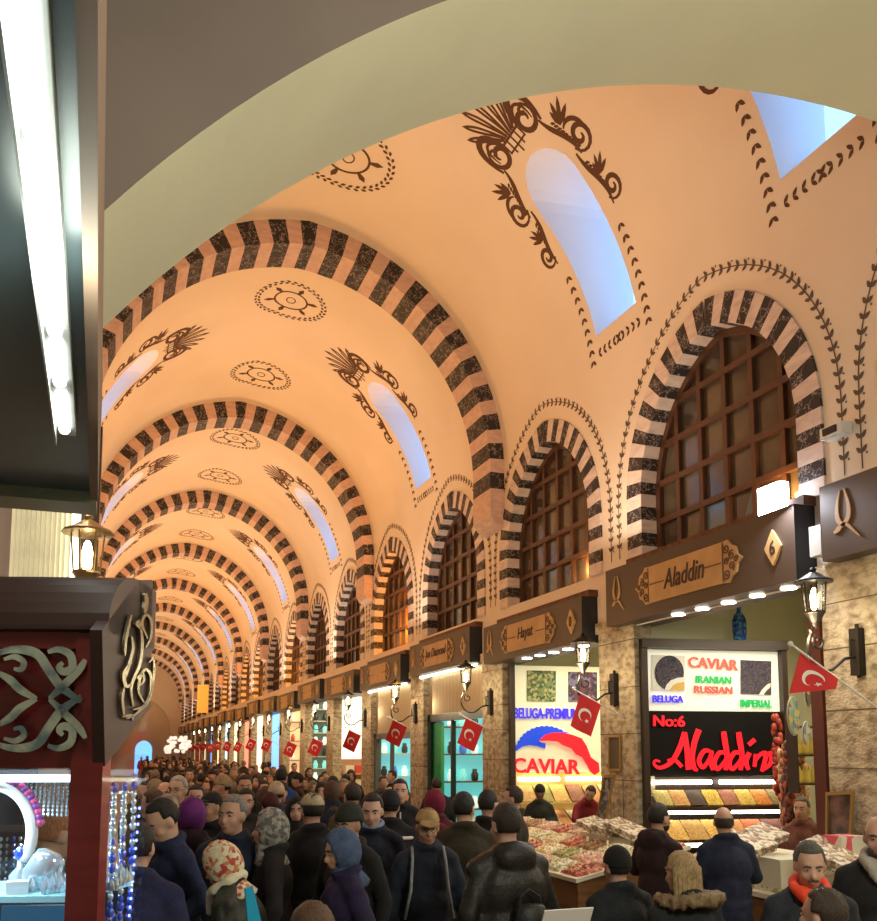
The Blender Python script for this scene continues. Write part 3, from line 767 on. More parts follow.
# dark display frame round both panels
df = thing('display_cabinet', 'tall dark wooden frame holding the white and black sign panels and the spice shelves', 'display cabinet', PA0)
f = MB()
slab(PA0-DA*.07, DA, NA, .07, 0, 3.5, .16, 0, f); slab(PA0+DA*LA, DA, NA, .07, 1.0, 3.5, .16, 0, f)
slab(PA0-DA*.07, DA, NA, LA+.14, 3.39, 3.5, .2, 0, f)
addrel(f, 'frame', M['frame_dk'], df)
f = MB(); slab(PA0, DA, NA, LA, .02, 1.83, -.02, 0, f); addrel(f, 'back_board', M['frame_dk'], df)
# spice tiers
TC = [[(.50, .42, .12), (.62, .33, .10), (.06, .035, .02), (.62, .45, .05), (.36, .14, .07), (.64, .46, .07), (.68, .26, .04), (.30, .25, .09)],
      [(.68, .40, .07), (.52, .31, .07), (.70, .42, .07), (.66, .26, .06), (.62, .14, .03), (.20, .045, .025), (.74, .46, .02)],
      [(.50, .14, .09), (.42, .12, .08), (.25, .42, .06), (.55, .40, .18), (.45, .10, .06), (.35, .25, .08), (.70, .48, .05)]]
SN = [['yellow green', 'peach orange', 'black brown', 'lemon yellow', 'brick brown', 'golden yellow', 'deep orange', 'olive grey'],
      ['amber yellow', 'ochre brown', 'saffron yellow', 'rusty orange', 'chilli red orange', 'dark maroon', 'bright turmeric yellow'],
      ['dusty pink', 'brick red', 'leaf green', 'pale beige', 'crimson', 'brown green', 'bright yellow']]
TN_ = ['upper', 'middle', 'lower']
UZ = Vector((0, 0, 1))
shf = [(1.50, 1.67, .30, .10, LA-.02), (1.13, 1.33, .62, .32, LA+.06), (.80, .98, .95, .65, LA+.12)]
sr = df
for t, (za, zb, w1, w0, L) in enumerate(shf):
    s = MB(); s.prism([(w0-.1, zb-.05), (w1, za-.02), (w1+.02, za-.02), (w1+.02, za-.08), (w0-.1, za-.08)], lambda u, v, w: PA0+NA*u+DA*w+UZ*v, -.02, L, 0)
    addrel(s, 'shelf', M['frame_dk'], sr)
    for a, b in ((.05, LA*.46), (LA*.52, LA-.06)):
        tb = MB(); c0 = PA0+NA*(w0-.02)+UZ*(zb+.095); tb.tube([c0+DA*(a+.02*t), c0+DA*(b+.04*t)], .026, 8); addrel(tb, 'light_tube', M['tube'], sr, True)
    n = len(TC[t]); pos = 0
    for i in range(n):
        a = .03+(L-.06)*i/n; b = .03+(L-.06)*(i+1)/n-.012
        m = lumps('spice_%d_%d' % (t, i), [TC[t][i], tuple(c*.8 for c in TC[t][i]), tuple(min(1, c*1.15) for c in TC[t][i])], 60, .4)
        h = MB(); NU, NV = 8, 8; vs = []
        for q in range(NV+1):
            for p in range(NU+1):
                u, v = p/NU, q/NV; hh = .028*math.sin(PI*u)*math.sin(PI*v)+.006*noise.noise(Vector((u*9+i, v*9, t)))
                vs.append(PA0+DA*(a+(b-a)*u)+NA*(w0+(w1-w0)*v)+UZ*(zb+(za-zb)*v+.004+hh))
        h.add(vs, [(q*(NU+1)+p, q*(NU+1)+p+1, (q+1)*(NU+1)+p+1, (q+1)*(NU+1)+p) for q in range(NV) for p in range(NU)])
        hb = [vs[0]-UZ*.03, vs[NU]-UZ*.03, vs[(NV)*(NU+1)+NU]-UZ*.03, vs[NV*(NU+1)]-UZ*.03]; h.add(hb, [(0, 1, 2, 3)])
        side = '' if t < 2 or 1 else ''
        tag(h.obj('spice_heap', m, smooth=True), '%s spice heap on the %s shelf, number %s from the left' % (SN[t][i], TN_[t], ['one', 'two', 'three', 'four', 'five', 'six', 'seven', 'eight'][i]) if 0 else
            '%s spice heap on the %s tier under the Aladdin panel' % (SN[t][i], TN_[t]), 'spice', 'spice heaps on the lit shelves')
# blue vase on top of the frame
vz = MB(); vz.lathe([(.05, 0), (.075, .02), (.085, .12), (.085, .26), (.06, .33), (.028, .37), (.026, .42), (.045, .45), (.03, .455)], n=18)
vp = PA0+DA*1.25+NA*.08+UZ*3.5
tag(vz.obj('vase', lumps('vase_blue', [(.02, .08, .42), (.03, .18, .55), (.10, .35, .60), (.01, .04, .25)], 30, .1, .25), smooth=True, loc=vp), 'blue patterned ceramic vase standing on top of the white caviar sign', 'vase')
# ------------------------------------------------------------------ caviar shop
PC0, PC1 = Vector((6.12, 13.22, 0)), Vector((7.75, 12.98, 0)); DC = (PC1-PC0).normalized(); NC = Vector((DC.y, -DC.x, 0)); NC = NC if NC.y < 0 else -NC; LC = (PC1-PC0).length
zC = lambda p: (505+p[0]/7.09, 660+p[1]/7.09)
def onC(p, off=0): return onplane(p[0], p[1], PC0+NC*off, NC)
cs = thing('lightbox_sign', 'cream panel with blue and red crescent emblem and red letters CAVIAR', 'sign', PC0+UZ*1.8)
M['cream'] = mat('cream_lit_panel', (.80, .76, .52), .5, emit=(1, .93, .62), es=.3)
addrel(slab(PC0, DC, NC, LC, 1.8, 3.52, .06), 'panel', M['cream'], cs)
def polyC(px, off, t, name, m, lab=None):
    mb = MB(); P = [onC(zC(q), off) for q in px]; n = len(P)
    mb.add(P+[p+NC*t for p in P], [tuple(range(n)), tuple(range(n, 2*n))]+[(i, (i+1) % n, n+(i+1) % n, n+i) for i in range(n)])
    return addrel(mb, name, m, cs, lab=lab)
blue = [(60, 655), (68, 625)]+[(285-215*math.cos(a)+(6 if i % 2 else 0)*math.cos(a), 650-185*math.sin(a)+(7 if i % 2 else 0)) for i, a in enumerate([.25+i*.085 for i in range(25)])]+[(455, 520), (380, 520), (300, 525), (255, 550), (240, 580), (285, 592), (282, 628), (230, 612), (170, 603), (120, 614), (85, 640)]
polyC(blue, .062, .03, 'emblem', mat('emblem_blue', (.01, .07, .8), .4, emit=(.01, .08, 1), es=.35), 'blue scalloped crescent')
polyC([(240, 575), (280, 532), (340, 514), (400, 515), (470, 530), (540, 555), (575, 610), (605, 690), (660, 730), (668, 790), (630, 815), (600, 790), (575, 740), (545, 690), (500, 668), (470, 628), (410, 605), (370, 578), (300, 572)], .10, .03, 'emblem', M['red_em'], 'red curved fish shape')
tC = lambda s, bl, br, tl, m, lab, t=.04: tA(s, bl, br, tl, m, .064, t, cs, lab, 7.09, 505, 660, onC, NC)
tC('CAVIAR', (55, 800), (528, 812), (55, 692), M['red_em'], 'red letters CAVIAR')
tC('BELUGA-PREMIUM', (62, 415), (515, 420), (62, 338), M['blue_em'], 'blue letters starting BELUGA')
p_ = polyC([(155, 292), (358, 296), (358, 78), (155, 74)], .062, .02, 'food_picture', lumps('dish_picture', [(.10, .16, .05), (.45, .42, .18), (.20, .25, .10), (.03, .10, .05)], 26, .1), 'green and yellow picture of a dish')
p_ = polyC([(448, 296), (650, 300), (650, 88), (448, 84)], .062, .02, 'food_picture', lumps('berry_picture', [(.06, .02, .04), (.12, .03, .05), (.02, .02, .04), (.16, .16, .30)], 18, .1), 'dark picture with purple berries')
cf = thing('display_cabinet', 'dark frame post and shelf unit under the cream caviar panel', 'display cabinet', PC0)
f = MB(); slab(PC0-DC*.07, DC, NC, .07, 0, 3.55, .14, 0, f); addrel(f, 'post', M['frame_dk'], cf)
M['shelf_yellow'] = mat('shelf_yellow', (.62, .42, .12), .5)
for j, (za, zb) in enumerate([(1.32, 1.55), (.92, 1.14)]):
    s = MB(); s.prism([(0, zb), (.38+.2*j, za), (.38+.2*j, za-.06), (0, za-.06)], lambda u, v, w: PC0+NC*u+DC*w+UZ*v, 0, LC, 0); addrel(s, 'shelf', M['shelf_yellow'], cf)
    for a, b in ((.05, LC*.45), (LC*.52, LC-.05)):
        tb = MB(); c0 = PC0+NC*.1+UZ*(zb+.14); tb.tube([c0+DC*a, c0+DC*b], .03, 8); addrel(tb, 'light_tube', M['tube'], cf, True)
f = MB(); slab(PC0, DC, NC, LC, .02, 1.8, -.02, 0, f); addrel(f, 'back_board', M['shelf_yellow'], cf)
cc = [(.62, .38, .10), (.35, .35, .08), (.72, .48, .12), (.30, .12, .05), (.66, .30, .08), (.55, .45, .2)]
for j, (za, zb) in enumerate([(1.32, 1.55), (.92, 1.14)]):
    for i in range(6):
        h = MB(); a = .03+LC*i/6; b = a+LC/6-.03
        pts = [(.04, zb-.01), (.04, zb+.05), (.2+.1*j, (za+zb)/2+.06), (.36+.2*j, za+.04), (.37+.2*j, za+.01)]
        h.prism(pts, lambda u, v, w: PC0+NC*u+DC*w+UZ*v, a, b)
        tag(h.obj('spice_heap', lumps('tea_%d_%d' % (j, i), [cc[(i+j*2) % 6], tuple(c*.75 for c in cc[(i+j*2) % 6])], 50, .4)), 'heap of tea or spice on the lit yellow shelves behind the caviar sellers', 'spice', 'spice heaps behind the caviar sellers')

# ------------------------------------------------------------------ counters heaped with sweets and nuts
PAL = {'pink nougat': [(.75, .55, .45), (.70, .30, .25), (.85, .75, .60), (.60, .42, .30)], 'white and green delight': [(.80, .76, .60), (.40, .46, .16), (.75, .66, .45), (.85, .82, .70)],
       'pale yellow sweets': [(.80, .66, .34), (.82, .75, .52), (.70, .52, .24), (.85, .80, .62)], 'brown figs': [(.25, .13, .06), (.42, .25, .12), (.55, .40, .22), (.32, .17, .08)],
       'red dried fruit': [(.50, .10, .06), (.62, .22, .12), (.70, .45, .28), (.35, .08, .05)], 'green pistachios': [(.30, .34, .10), (.48, .44, .18), (.60, .52, .30), (.22, .26, .07)]}
PM = {k: lumps('goods_'+k.replace(' ', '_'), v, 24, 1.0) for k, v in PAL.items()}
PK = list(PAL)
_hm = {}
def heap_me(kind, lx, ly, h, seed=0):
    key = (kind, round(lx, 2), round(ly, 2), round(h, 2), seed)
    if key in _hm: return _hm[key]
    m = MB(); N = 14; vs = []
    for q in range(N+1):
        for p in range(N+1):
            u, v = p/N, q/N; e = min(1, 4*min(u, 1-u, v, 1-v)); z = h*(math.sin(PI*u)*math.sin(PI*v))**.35+.035*noise.noise(Vector((u*11+seed, v*11, 3)))*e
            vs.append((lx*(u-.5), ly*(v-.5), max(0, z)))
    m.add(vs, [(q*(N+1)+p, q*(N+1)+p+1, (q+1)*(N+1)+p+1, (q+1)*(N+1)+p) for q in range(N) for p in range(N)])
    _hm[key] = m.mesh('heap', PM[kind], False); return _hm[key]
def counter(name, label, X0, X1, Y0, Y1, z0, z1, nx, ny, glab, seed):
    """wooden counter rising from z0 at the aisle (X0) to z1 at the shop; trays of goods on the slope"""
    r = thing(name, label, 'counter', (X0, Y0, 0))
    b = MB(); b.prism([(X0, 0), (X1, 0), (X1, z1-.04), (X0, z0-.04)], lambda u, v, w: Vector((u, w, v)), Y0, Y1); addrel(b, 'body', M['woodc'], r)
    b = MB()
    for zz in (z0-.10, z0-.32): b.box(X0-.012, X0, Y0, Y1, zz, zz+.03)
    for k in range(int((Y1-Y0)/.5)+1): b.box(X0-.012, X0, Y0+k*.5, Y0+k*.5+.02, .05, z0-.35)
    addrel(b, 'moulding', mat(name+'_moulding', (.17, .08, .03), .5), r)
    b = MB(); b.prism([(X0-.03, z0-.04), (X1, z1-.04), (X1, z1), (X0-.03, z0)], lambda u, v, w: Vector((u, w, v)), Y0-.02, Y1); addrel(b, 'top', M['offwhite'], r)
    sl = (z1-z0)/(X1-X0); R = random.Random(seed)
    for j in range(ny):
        for i in range(nx):
            lx, ly = (X1-X0)/nx*.94, (Y1-Y0)/ny*.94; kd = PK[R.randrange(6)] if R.random() < .5 else PK[R.randrange(3)]
            x = X0+(X1-X0)*(i+.5)/nx; y = Y0+(Y1-Y0)*(j+.5)/ny
            o = link(heap_me(kd, lx, ly, .06, R.randrange(3)), 'goods_heap', loc=(x, y, z0+sl*(x-X0)+.004))
            o.rotation_euler.y = -math.atan(sl)
            tag(o, 'heap of %s on %s' % (kd, glab), 'sweets', 'heaps of sweets and nuts on '+glab)
            if R.random() < .8:
                c = link(cardme, 'price_card', loc=(x-lx*.3, y, z0+sl*(x-lx*.3-X0)+.08)); c.rotation_euler.z = .35+R.random()*.4; tag(c, 'small cream price card stuck in a heap on '+glab, 'price card', 'price cards on '+glab)
    return r
cdm = MB(); cdm.box(-.035, .035, -.002, .002, 0, .055); cardme = cdm.mesh('card', M['card'])
counter('sweets_counter', 'long wooden counter heaped with sweets and nuts before the caviar shop', 4.42, 5.75, 8.05, 12.9, .88, 1.16, 4, 11, 'the long caviar counter', 3)
counter('sweets_counter', 'counter piled with trays of goods right before the spice shelves of Aladdin', 5.25, 5.92, 5.3, 7.85, .95, 1.16, 2, 6, 'the Aladdin counter', 5)
counter('sweets_counter', 'low sloping counter of nuts and dried fruit behind the man in orange scarf', 4.3, 5.15, 4.75, 5.75, .62, .98, 3, 4, 'the low front counter', 8)
# ------------------------------------------------------------------ other shop fronts of the right side
def facade(k, panel_z, glassz, m_glow, frame, lab, gl):
    yc = W0+k*WS; r = thing('shop_entrance', lab, 'shop front', (6.1, yc, 0))
    b = MB(); n = 34; pts = []
    for i in range(n+1): pts.append((yc-1.55+3.1*i/n, 6.1+(.03 if i % 2 else 0)))
    z0, z1 = panel_z
    b.add([(x, y, z0) for y, x in pts]+[(x, y, z1) for y, x in pts], [(i, i+1, n+2+i, n+1+i) for i in range(n)])
    addrel(b, 'corrugated_panel', M['corr'], r)
    b = MB()
    b.box(6.06, 6.2, yc-1.55, yc+1.55, z0-.14, z0); b.box(6.06, 6.2, yc-1.55, yc-1.43, 0, z0); b.box(6.06, 6.2, yc+1.4, yc+1.55, 0, z0)
    b.box(6.08, 6.16, yc+.2, yc+.28, 0, z0)
    addrel(b, 'door_frame', frame, r)
    b = MB(); b.box(6.11, 6.125, yc-1.43, yc+1.4, .05, z0-.14); addrel(b, 'glass_pane', M['glass'], r)
    return r
facade(2, (2.86, 3.66), 0, None, M['frame_green'], 'dark green framed glass shop front under a beige corrugated panel, teal light inside', 0)
facade(3, (2.55, 3.6), 0, None, mat('frame_grey', (.12, .12, .12), .4), 'grey framed glass shop front with teal light under a tall corrugated panel', 0)
gp = MB(); gp.box(6.13, 6.2, W0+2*WS+.95, W0+2*WS+1.38, .3, 2.7); tag(gp.obj('door_leaf', mat('green_door', (.02, .42, .14), .4)), 'bright green door leaf inside the dark green shop front', 'door')
def shelf_wall(k, mcol, em, lab, ncol, nrow, jarcols, glab, z0=.4, z1=3.2):
    """lit rack on the far partition of shop k, facing the camera, with rows of jars"""
    yb = W0+(k+.5)*WS-.12; r = thing('display_rack', lab, 'rack', (6.3, yb, 0))
    b = MB(); b.box(6.25, 8.6, yb-.05, yb-.01, .02, 3.9); addrel(b, 'back_panel', mat('rack_back_%d' % k, mcol, .5, emit=mcol, es=em), r)
    rows = [z0+(z1-z0)*i/(nrow-1) for i in range(nrow)]
    for z in rows:
        b = MB(); b.box(6.25, 8.6, yb-.32, yb-.05, z-.03, z); addrel(b, 'shelf', M['offwhite'] if k % 2 else M['woodc'], r)
    jm = {}
    for j, z in enumerate(rows):
        for i in range(ncol):
            ci = (i*3+j*2+k) % len(jarcols)
            if ci not in jm:
                q = MB(); q.lathe([(.05, 0), (.075, .03), (.08, .14), (.05, .19), (.055, .23), (.03, .25)], n=10); jm[ci] = q.mesh('jar', jarcols[ci], True)
            o = link(jm[ci], 'jar', loc=(6.35+2.1*i/max(1, ncol-1), yb-.19, z)); tag(o, 'small jar or lamp on %s' % glab, 'jar', 'goods on '+glab)
def pm(n, c, e=0): return mat('goods_'+n, c, .3, emit=c if e else None, es=e)
G_teal = [pm('glass_teal', (.25, .75, .70), .7), pm('glass_pale', (.75, .85, .75), 1.0), pm('glass_blue', (.08, .2, .7), .5), pm('dark_jar', (.05, .06, .05))]
G_warm = [pm('warm_red', (.7, .12, .05), .2), pm('warm_gold', (.8, .5, .15), .3), pm('warm_white', (.9, .85, .7), .6), pm('warm_brown', (.25, .12, .05))]
shelf_wall(2, (.15, .55, .55), .9, 'teal lit rack of glass goods behind the dark green shop front', 9, 6, G_teal, 'the teal lit rack in the green fronted shop')
shelf_wall(3, (.18, .55, .6), .9, 'teal lit rack of glass goods in the grey framed shop', 9, 6, G_teal, 'the teal lit rack in the grey framed shop')
shelf_wall(5, (.12, .14, .10), .5, 'dark rack crowded with glowing glass lamps', 8, 8, G_teal[:2]+[G_teal[3]], 'the rack of glowing glass lamps', .8, 3.5)
shelf_wall(6, (.85, .55, .28), .8, 'warm lit rack of jars in the shop beyond the glass lamps', 7, 5, G_warm, 'the warm lit rack beyond the glass lamps')
# white lit shop with dark letters
yb = W0+4.5*WS-.12
r = thing('lightbox_sign', 'bright white wall sign with a red word over dark letters TURKISH', 'sign', (6.3, yb, 2.2))
b = MB(); b.box(6.2, 8.6, yb-.08, yb-.02, 1.9, 3.7); addrel(b, 'panel', mat('white_lit', (.9, .85, .72), .5, emit=(1, .92, .78), es=.9), r)
o = text('TURKISH', Vector((6.9, yb-.09, 2.2)), Vector((1.2, 0, 0)), Vector((0, 0, .2)), Vector((0, -1, 0)), .02, M['ink'], r, off=0); o.location = -r.location
o = text('TURKISH', Vector((6.9, yb-.09, 2.6)), Vector((1.2, 0, 0)), Vector((0, 0, .22)), Vector((0, -1, 0)), .02, M['red_em'], r, off=.02); o.location = -r.location
shelf_wall_y = yb
b = MB()
cf4 = thing('display_rack', 'low orange lit shelves of red packets under the white TURKISH sign', 'rack', (6.3, yb, 0))
for z in (.7, 1.1, 1.5): 
    b = MB(); b.box(6.25, 8.5, yb-.5, yb-.05, z-.04, z); addrel(b, 'shelf', M['shelf_yellow'], cf4)
pk = MB(); pk.box(-.12, .12, -.15, .15, 0, .22); pkm = [pk.mesh('packet', m) for m in (pm('pack_red', (.6, .06, .04), .15), pm('pack_orange', (.7, .35, .1), .15), pm('pack_cream', (.75, .65, .45), .15))]
for j, z in enumerate((.7, 1.1, 1.5)):
    for i in range(7): tag(link(pkm[(i+j) % 3], 'packet', loc=(6.45+.3*i, yb-.26, z)), 'packet on the low shelves under the white TURKISH sign', 'packet', 'packets under the white TURKISH sign')
# far shops: coloured lit signs and banners on the partitions
FC = [(1, .75, .4), (.2, .45, 1), (1, .85, .6), (.9, .25, .15), (1, .8, .5), (.5, .8, 1)]
for k in range(7, 19):
    yb = W0+(k+.5)*WS-.12; c = FC[k % 6]
    b = MB(); b.box(6.15, 8.4, yb-.06, yb-.01, .3, 3.7)
    tag(b.obj('lit_shop_panel', mat('far_panel_%d' % k, c, .5, emit=c, es=1.3)), ['warm amber', 'blue', 'pale cream', 'red', 'yellow', 'icy blue'][k % 6]+' glowing shop panel among the far shops, %s' % ('nearer the camera' if k < 13 else 'close to the end wall'), 'sign panel', 'lit panels of the far shops')
ob = MB(); ob.box(5.3, 5.95, 60, 60.6, 4.6, 6.4); tag(ob.obj('hanging_sign', mat('orange_sign', (.8, .35, .05), .5, emit=(1, .4, .05), es=.8)), 'glowing orange sign box high on the wall near the far end', 'sign')
wc = MB()
for i in range(44):
    wc.ell((3.4+1.7*random.random(), 60+random.random()*2, 2.0+random.random()*1.0), (.13, .13, .12), 8, 6)
tag(wc.obj('hanging_lamps', mat('cluster_white', (.9, .8, .7), .5, emit=(1, .80, .68), es=.9)), 'cluster of white and pink glowing things hanging far down on the right', 'lamps', kind='stuff')

# ------------------------------------------------------------------ details round the Aladdin shop
ps = thing('corner_post', 'dark maroon post at the right edge of the Aladdin shop', 'post', (6.1, 6.42, 0)); b = MB(); b.box(6.0, 6.14, 6.36, 6.5, .02, 3.5); addrel(b, 'post', M['maroon'], ps)
# real flood lamp above the Aladdin sign
fl_ = thing('flood_lamp', 'square white flood lamp glaring on top of the Aladdin sign', 'flood lamp', (5.84, 6.7, 4.385))
b = MB(); b.box(5.79, 5.90, 6.55, 6.85, 4.385, 4.66); addrel(b, 'housing', M['iron'], fl_)
b = MB(); b.box(5.775, 5.79, 6.56, 6.84, 4.39, 4.65); b.box(5.79, 5.88, 6.535, 6.55, 4.39, 4.65); addrel(b, 'lens', emis('flood_lens', (.80, .90, 1), 30), fl_)
jb = MB(); jb.box(5.80, 6.0, 6.08, 6.22, 3.86, 4.13); tag(jb.obj('junction_box', mat('box_grey', (.5, .48, .44), .5)), 'small grey junction box between the Aladdin sign and the rightmost sign', 'box')
cmr = thing('security_camera', 'small black and white security camera on the wall between two window arches', 'camera', (5.9, 5.95, 4.95))
b = MB(); b.box(5.86, 5.98, 5.85, 6.1, 4.9, 5.0); addrel(b, 'body', M['white'], cmr); b = MB(); b.box(5.84, 5.86, 5.9, 6.05, 4.92, 4.98); addrel(b, 'lens', M['ink'], cmr)
# framed picture on the right pillar, tilted menu board left of Aladdin
def framed(name, lab, px, X, m, nx=None):
    P = [onplane(x, y, Vector((X, 0, 0)), Vector((-1, 0, 0))) for x, y in px]
    r = thing(name, lab, 'picture', P[0]); c = sum(P, Vector())/4
    b = MB(); Q = [p+(c-p)*.0 for p in P]; I = [p+(c-p).normalized()*.035 for p in P]; N = Vector((-1, 0, 0))
    for i in range(4):
        j = (i+1) % 4; b.add([Q[i]+N*.03, Q[j]+N*.03, I[j]+N*.03, I[i]+N*.03, Q[i], Q[j], I[j], I[i]], [(0, 1, 2, 3), (0, 1, 5, 4), (3, 2, 6, 7)])
    addrel(b, 'frame', M['gold_fr'], r)
    b = MB(); b.add([p+N*.008 for p in P], [(0, 1, 2, 3)]); addrel(b, 'picture', m, r)
    return r
M['photo_dark'] = mat('photo_dark', (.05, .04, .035), .3, col2=(.25, .14, .12), noise_scale=9)
framed('framed_picture', 'gold framed dark picture leaning on the stone pillar at the right', [(828, 845), (853, 843), (855, 791), (828, 792)], 5.93, M['photo_dark'])
framed('menu_board', 'tall gold framed menu board with small photos between the caviar and Aladdin shops', [(594, 838), (603, 836), (616, 775), (606, 775)], 5.72, mat('menu_photo', (.35, .33, .32), .4, col2=(.08, .08, .10), noise_scale=13, sharp=(.48, .52)))
framed('wall_plate', 'small weathered stone plaque on the pillar left of the Aladdin frame', [(610, 771), (622, 771), (622, 735), (610, 735)], 5.965, mat('slate', (.12, .09, .06), .7))
# decorative plates
def plate(lab, x, y, Y, rx, cols, tilt=.2):
    p = atY(x, y, Y); r = thing('ceramic_plate', lab, 'plate', p); R = Matrix.Rotation(.55, 3, 'Z') @ Matrix.Rotation(PI/2, 3, 'X')
    b = MB(); b.lathe([(.02, 0), (rx*.6, .004), (rx, .03), (rx, .036), (rx*.6, .014), (.02, .012)], n=24, R=R); addrel(b, 'plate', M['white'], r); r.children[0].location = (0, 0, 0)
    b = MB(); b.lathe([(.01, .018), (rx*.62, .020), (rx*.93, .040), (rx*.93, .042)], n=24, R=R); o = addrel(b, 'glaze', lumps(lab[:12], cols, 16, .1, .2), r); o.location = (0, 0, 0)
plate('large painted oval plate, yellow above teal, beside the Aladdin panel', 790, 716, 7.3, .20, [(.7, .5, .08), (.10, .42, .40), (.55, .5, .3), (.08, .15, .35)])
plate('black and yellow painted plate under the nearest flag', 806, 693, 6.9, .16, [(.02, .02, .02), (.75, .5, .05), (.02, .02, .02)])
plate('blue and white painted plate hanging below the large oval plate', 803, 733, 7.2, .12, [(.7, .7, .7), (.2, .3, .5), (.6, .55, .4)])
# strings of dried peppers and aubergines
pp = MB()
def string_me(col1, col2, L, seed):
    R = random.Random(seed); a = MB()
    a.tube([(0, 0, 0), (0, 0, -L)], .006, 4, 1)
    z = -.03
    while z > -L:
        for q in range(3):
            t = R.random()*6.28; a.ell((.04*math.cos(t), .04*math.sin(t), z), (.028+.01*R.random(), .028, .05), 7, 5, 0 if R.random() < .7 else 2)
        z -= .055
    return a.mesh('string', [mat('str%d' % seed, col1, .5), M['ink'], mat('strb%d' % seed, col2, .5)], True)
SM = [string_me((.40, .05, .03), (.20, .03, .03), 1.0, 1), string_me((.45, .20, .10), (.65, .50, .32), 1.3, 2), string_me((.14, .04, .04), (.5, .12, .05), 1.1, 3)]
SL = ['red dried pepper string', 'tan dried okra string', 'dark dried aubergine string']
for i, (x, y, Y) in enumerate([(776, 715, 8.6), (783, 745, 8.3), (788, 742, 8.0), (794, 748, 8.4), (799, 752, 7.9), (786, 775, 8.1), (796, 785, 8.5), (803, 765, 8.4)]):
    o = link(SM[i % 3], 'dried_vegetable_string', loc=atY(x, y, Y)); tag(o, SL[i % 3]+' hanging beside the Aladdin panel', 'string', 'dried vegetables hanging at the right of the Aladdin panel')
js = thing('jar_shelf', 'narrow dark shelf of yellow oil jars behind the maroon post', 'shelf', atY(806, 745, 7.6)); b = MB()
for z in (-.4, -.1, .2): b.box(-.15, .25, -.05, .1, z-.02, z)
b.box(-.17, -.15, -.05, .1, -.5, .3); b.box(.25, .27, -.05, .1, -.5, .3); o = addrel(b, 'rack', M['frame_dk'], js); o.location = (0, 0, 0)
jm_ = MB(); jm_.lathe([(.035, 0), (.04, .02), (.04, .12), (.02, .16), (.022, .18)], n=10); jm_ = jm_.mesh('jar', pm('oil', (.65, .48, .08), .1), True)
for z in (-.4, -.1): 
    for i in range(4): tag(link(jm_, 'oil_jar', loc=js.location+Vector((-.1+.1*i, .02, z))), 'yellow oil jar on the narrow shelf behind the maroon post', 'jar', 'oil jars behind the maroon post')
# packages on the Aladdin counter
def packet_me(seed):
    m = MB(); m.box(-.17, .17, -.13, .13, 0, .07); return m.mesh('packet', [lumps('nougat_pack%d' % seed, [(.80, .74, .62), (.28, .2, .14), (.75, .66, .5), (.5, .36, .24)], 34, .8)])
PMs = [packet_me(0), packet_me(1)]
R_ = random.Random(4)
for i, (x, y, Y) in enumerate([(735, 845, 6.6), (752, 848, 6.3), (765, 838, 6.6), (848, 868, 5.4), (832, 862, 5.7), (822, 852, 6.0), (620, 829, 9.0), (607, 831, 9.2), (631, 834, 8.8), (593, 827, 9.6)]):
    o = link(PMs[i % 2], 'nougat_tray', loc=atY(x, y, Y)); o.rotation_euler = (.35, -.12, .3+.2*R_.random())
    tag(o, 'clear tray of cut nougat pieces on the counter '+('before Aladdin' if i < 6 else 'beside the menu board'), 'tray', 'nougat trays '+('before Aladdin' if i < 6 else 'beside the menu board'))
for nm_, x0, x1, y0, y1, z0, z1 in (('before Aladdin', 5.28, 5.9, 6.15, 7.0, 1.0, 1.24), ('at the right pillar', 5.28, 5.9, 5.32, 6.0, 1.0, 1.17), ('beside the menu board', 5.42, 5.74, 8.7, 9.8, 1.08, 1.17)):
    b = MB(); b.box(x0, x1, y0, y1, z0, z1); tag(b.obj('tray_riser', M['offwhite']), 'pale riser box carrying nougat trays '+nm_, 'riser')
gb = MB(); gb.box(-.13, .13, -.1, .1, -.12, .12); o = gb.obj('gift_bag', lumps('gift', [(.75, .7, .6), (.7, .1, .15), (.8, .75, .65)], 9, .1), loc=atY(845, 850, 5.9)); tag(o, 'white and pink gift packet standing before the framed picture', 'packet')
for i, (x, y) in enumerate([(577, 838), (589, 837)]):
    b = MB(); b.box(-.11, .11, -.08, .08, 0, .19); o = b.obj('cardboard_box', mat('carton%d' % i, (.62, .52, .32), .7), loc=atY(x, y, 10.6)); tag(o, 'pale %s carton on the caviar counter by the maroon jacket man' % ('left' if i == 0 else 'right'), 'box')

# ------------------------------------------------------------------ left side: awning with fluorescent tubes
ZA = 3.0
def onz(x, y, z):
    r = FW + RT*(x-CX)/F_PX - UP*(y-CY)/F_PX; return Vector((0, 0, CAMZ))+r*((z-CAMZ)/r.z)
M['soffit'] = mat('awning_soffit', (.055, .075, .085), .35, metal=.2)
M['fascia'] = mat('awning_fascia', (.20, .13, .09), .7)
M['housing'] = mat('lamp_housing', (.42, .44, .42), .45, metal=.3)
E0, E1 = onz(98, 0, ZA), onz(98, 500, ZA); I0, I1 = onz(75, 0, ZA), onz(90, 500, ZA)
dE = (E1-E0); E0 = E0-dE*.12; I0 = I0-(I1-I0)*.12
aw = thing('awning', 'dark shop awning over the left edge with a brown fascia board', 'awning', (E1.x, E1.y, ZA))
b = MB(); b.prism([(E0.x-.02, E0.y), (E1.x-.02, E1.y), (-1.4, E1.y), (-1.4, E0.y)], lambda u, v, w: Vector((u, v, w)), ZA+.02, ZA+.08); addrel(b, 'soffit', M['soffit'], aw)
b = MB(); b.prism([(E0.x, E0.y), (E1.x, E1.y), (I1.x, I1.y), (I0.x, I0.y)], lambda u, v, w: Vector((u, v, w)), ZA-.005, ZA+.35); addrel(b, 'fascia', M['fascia'], aw)
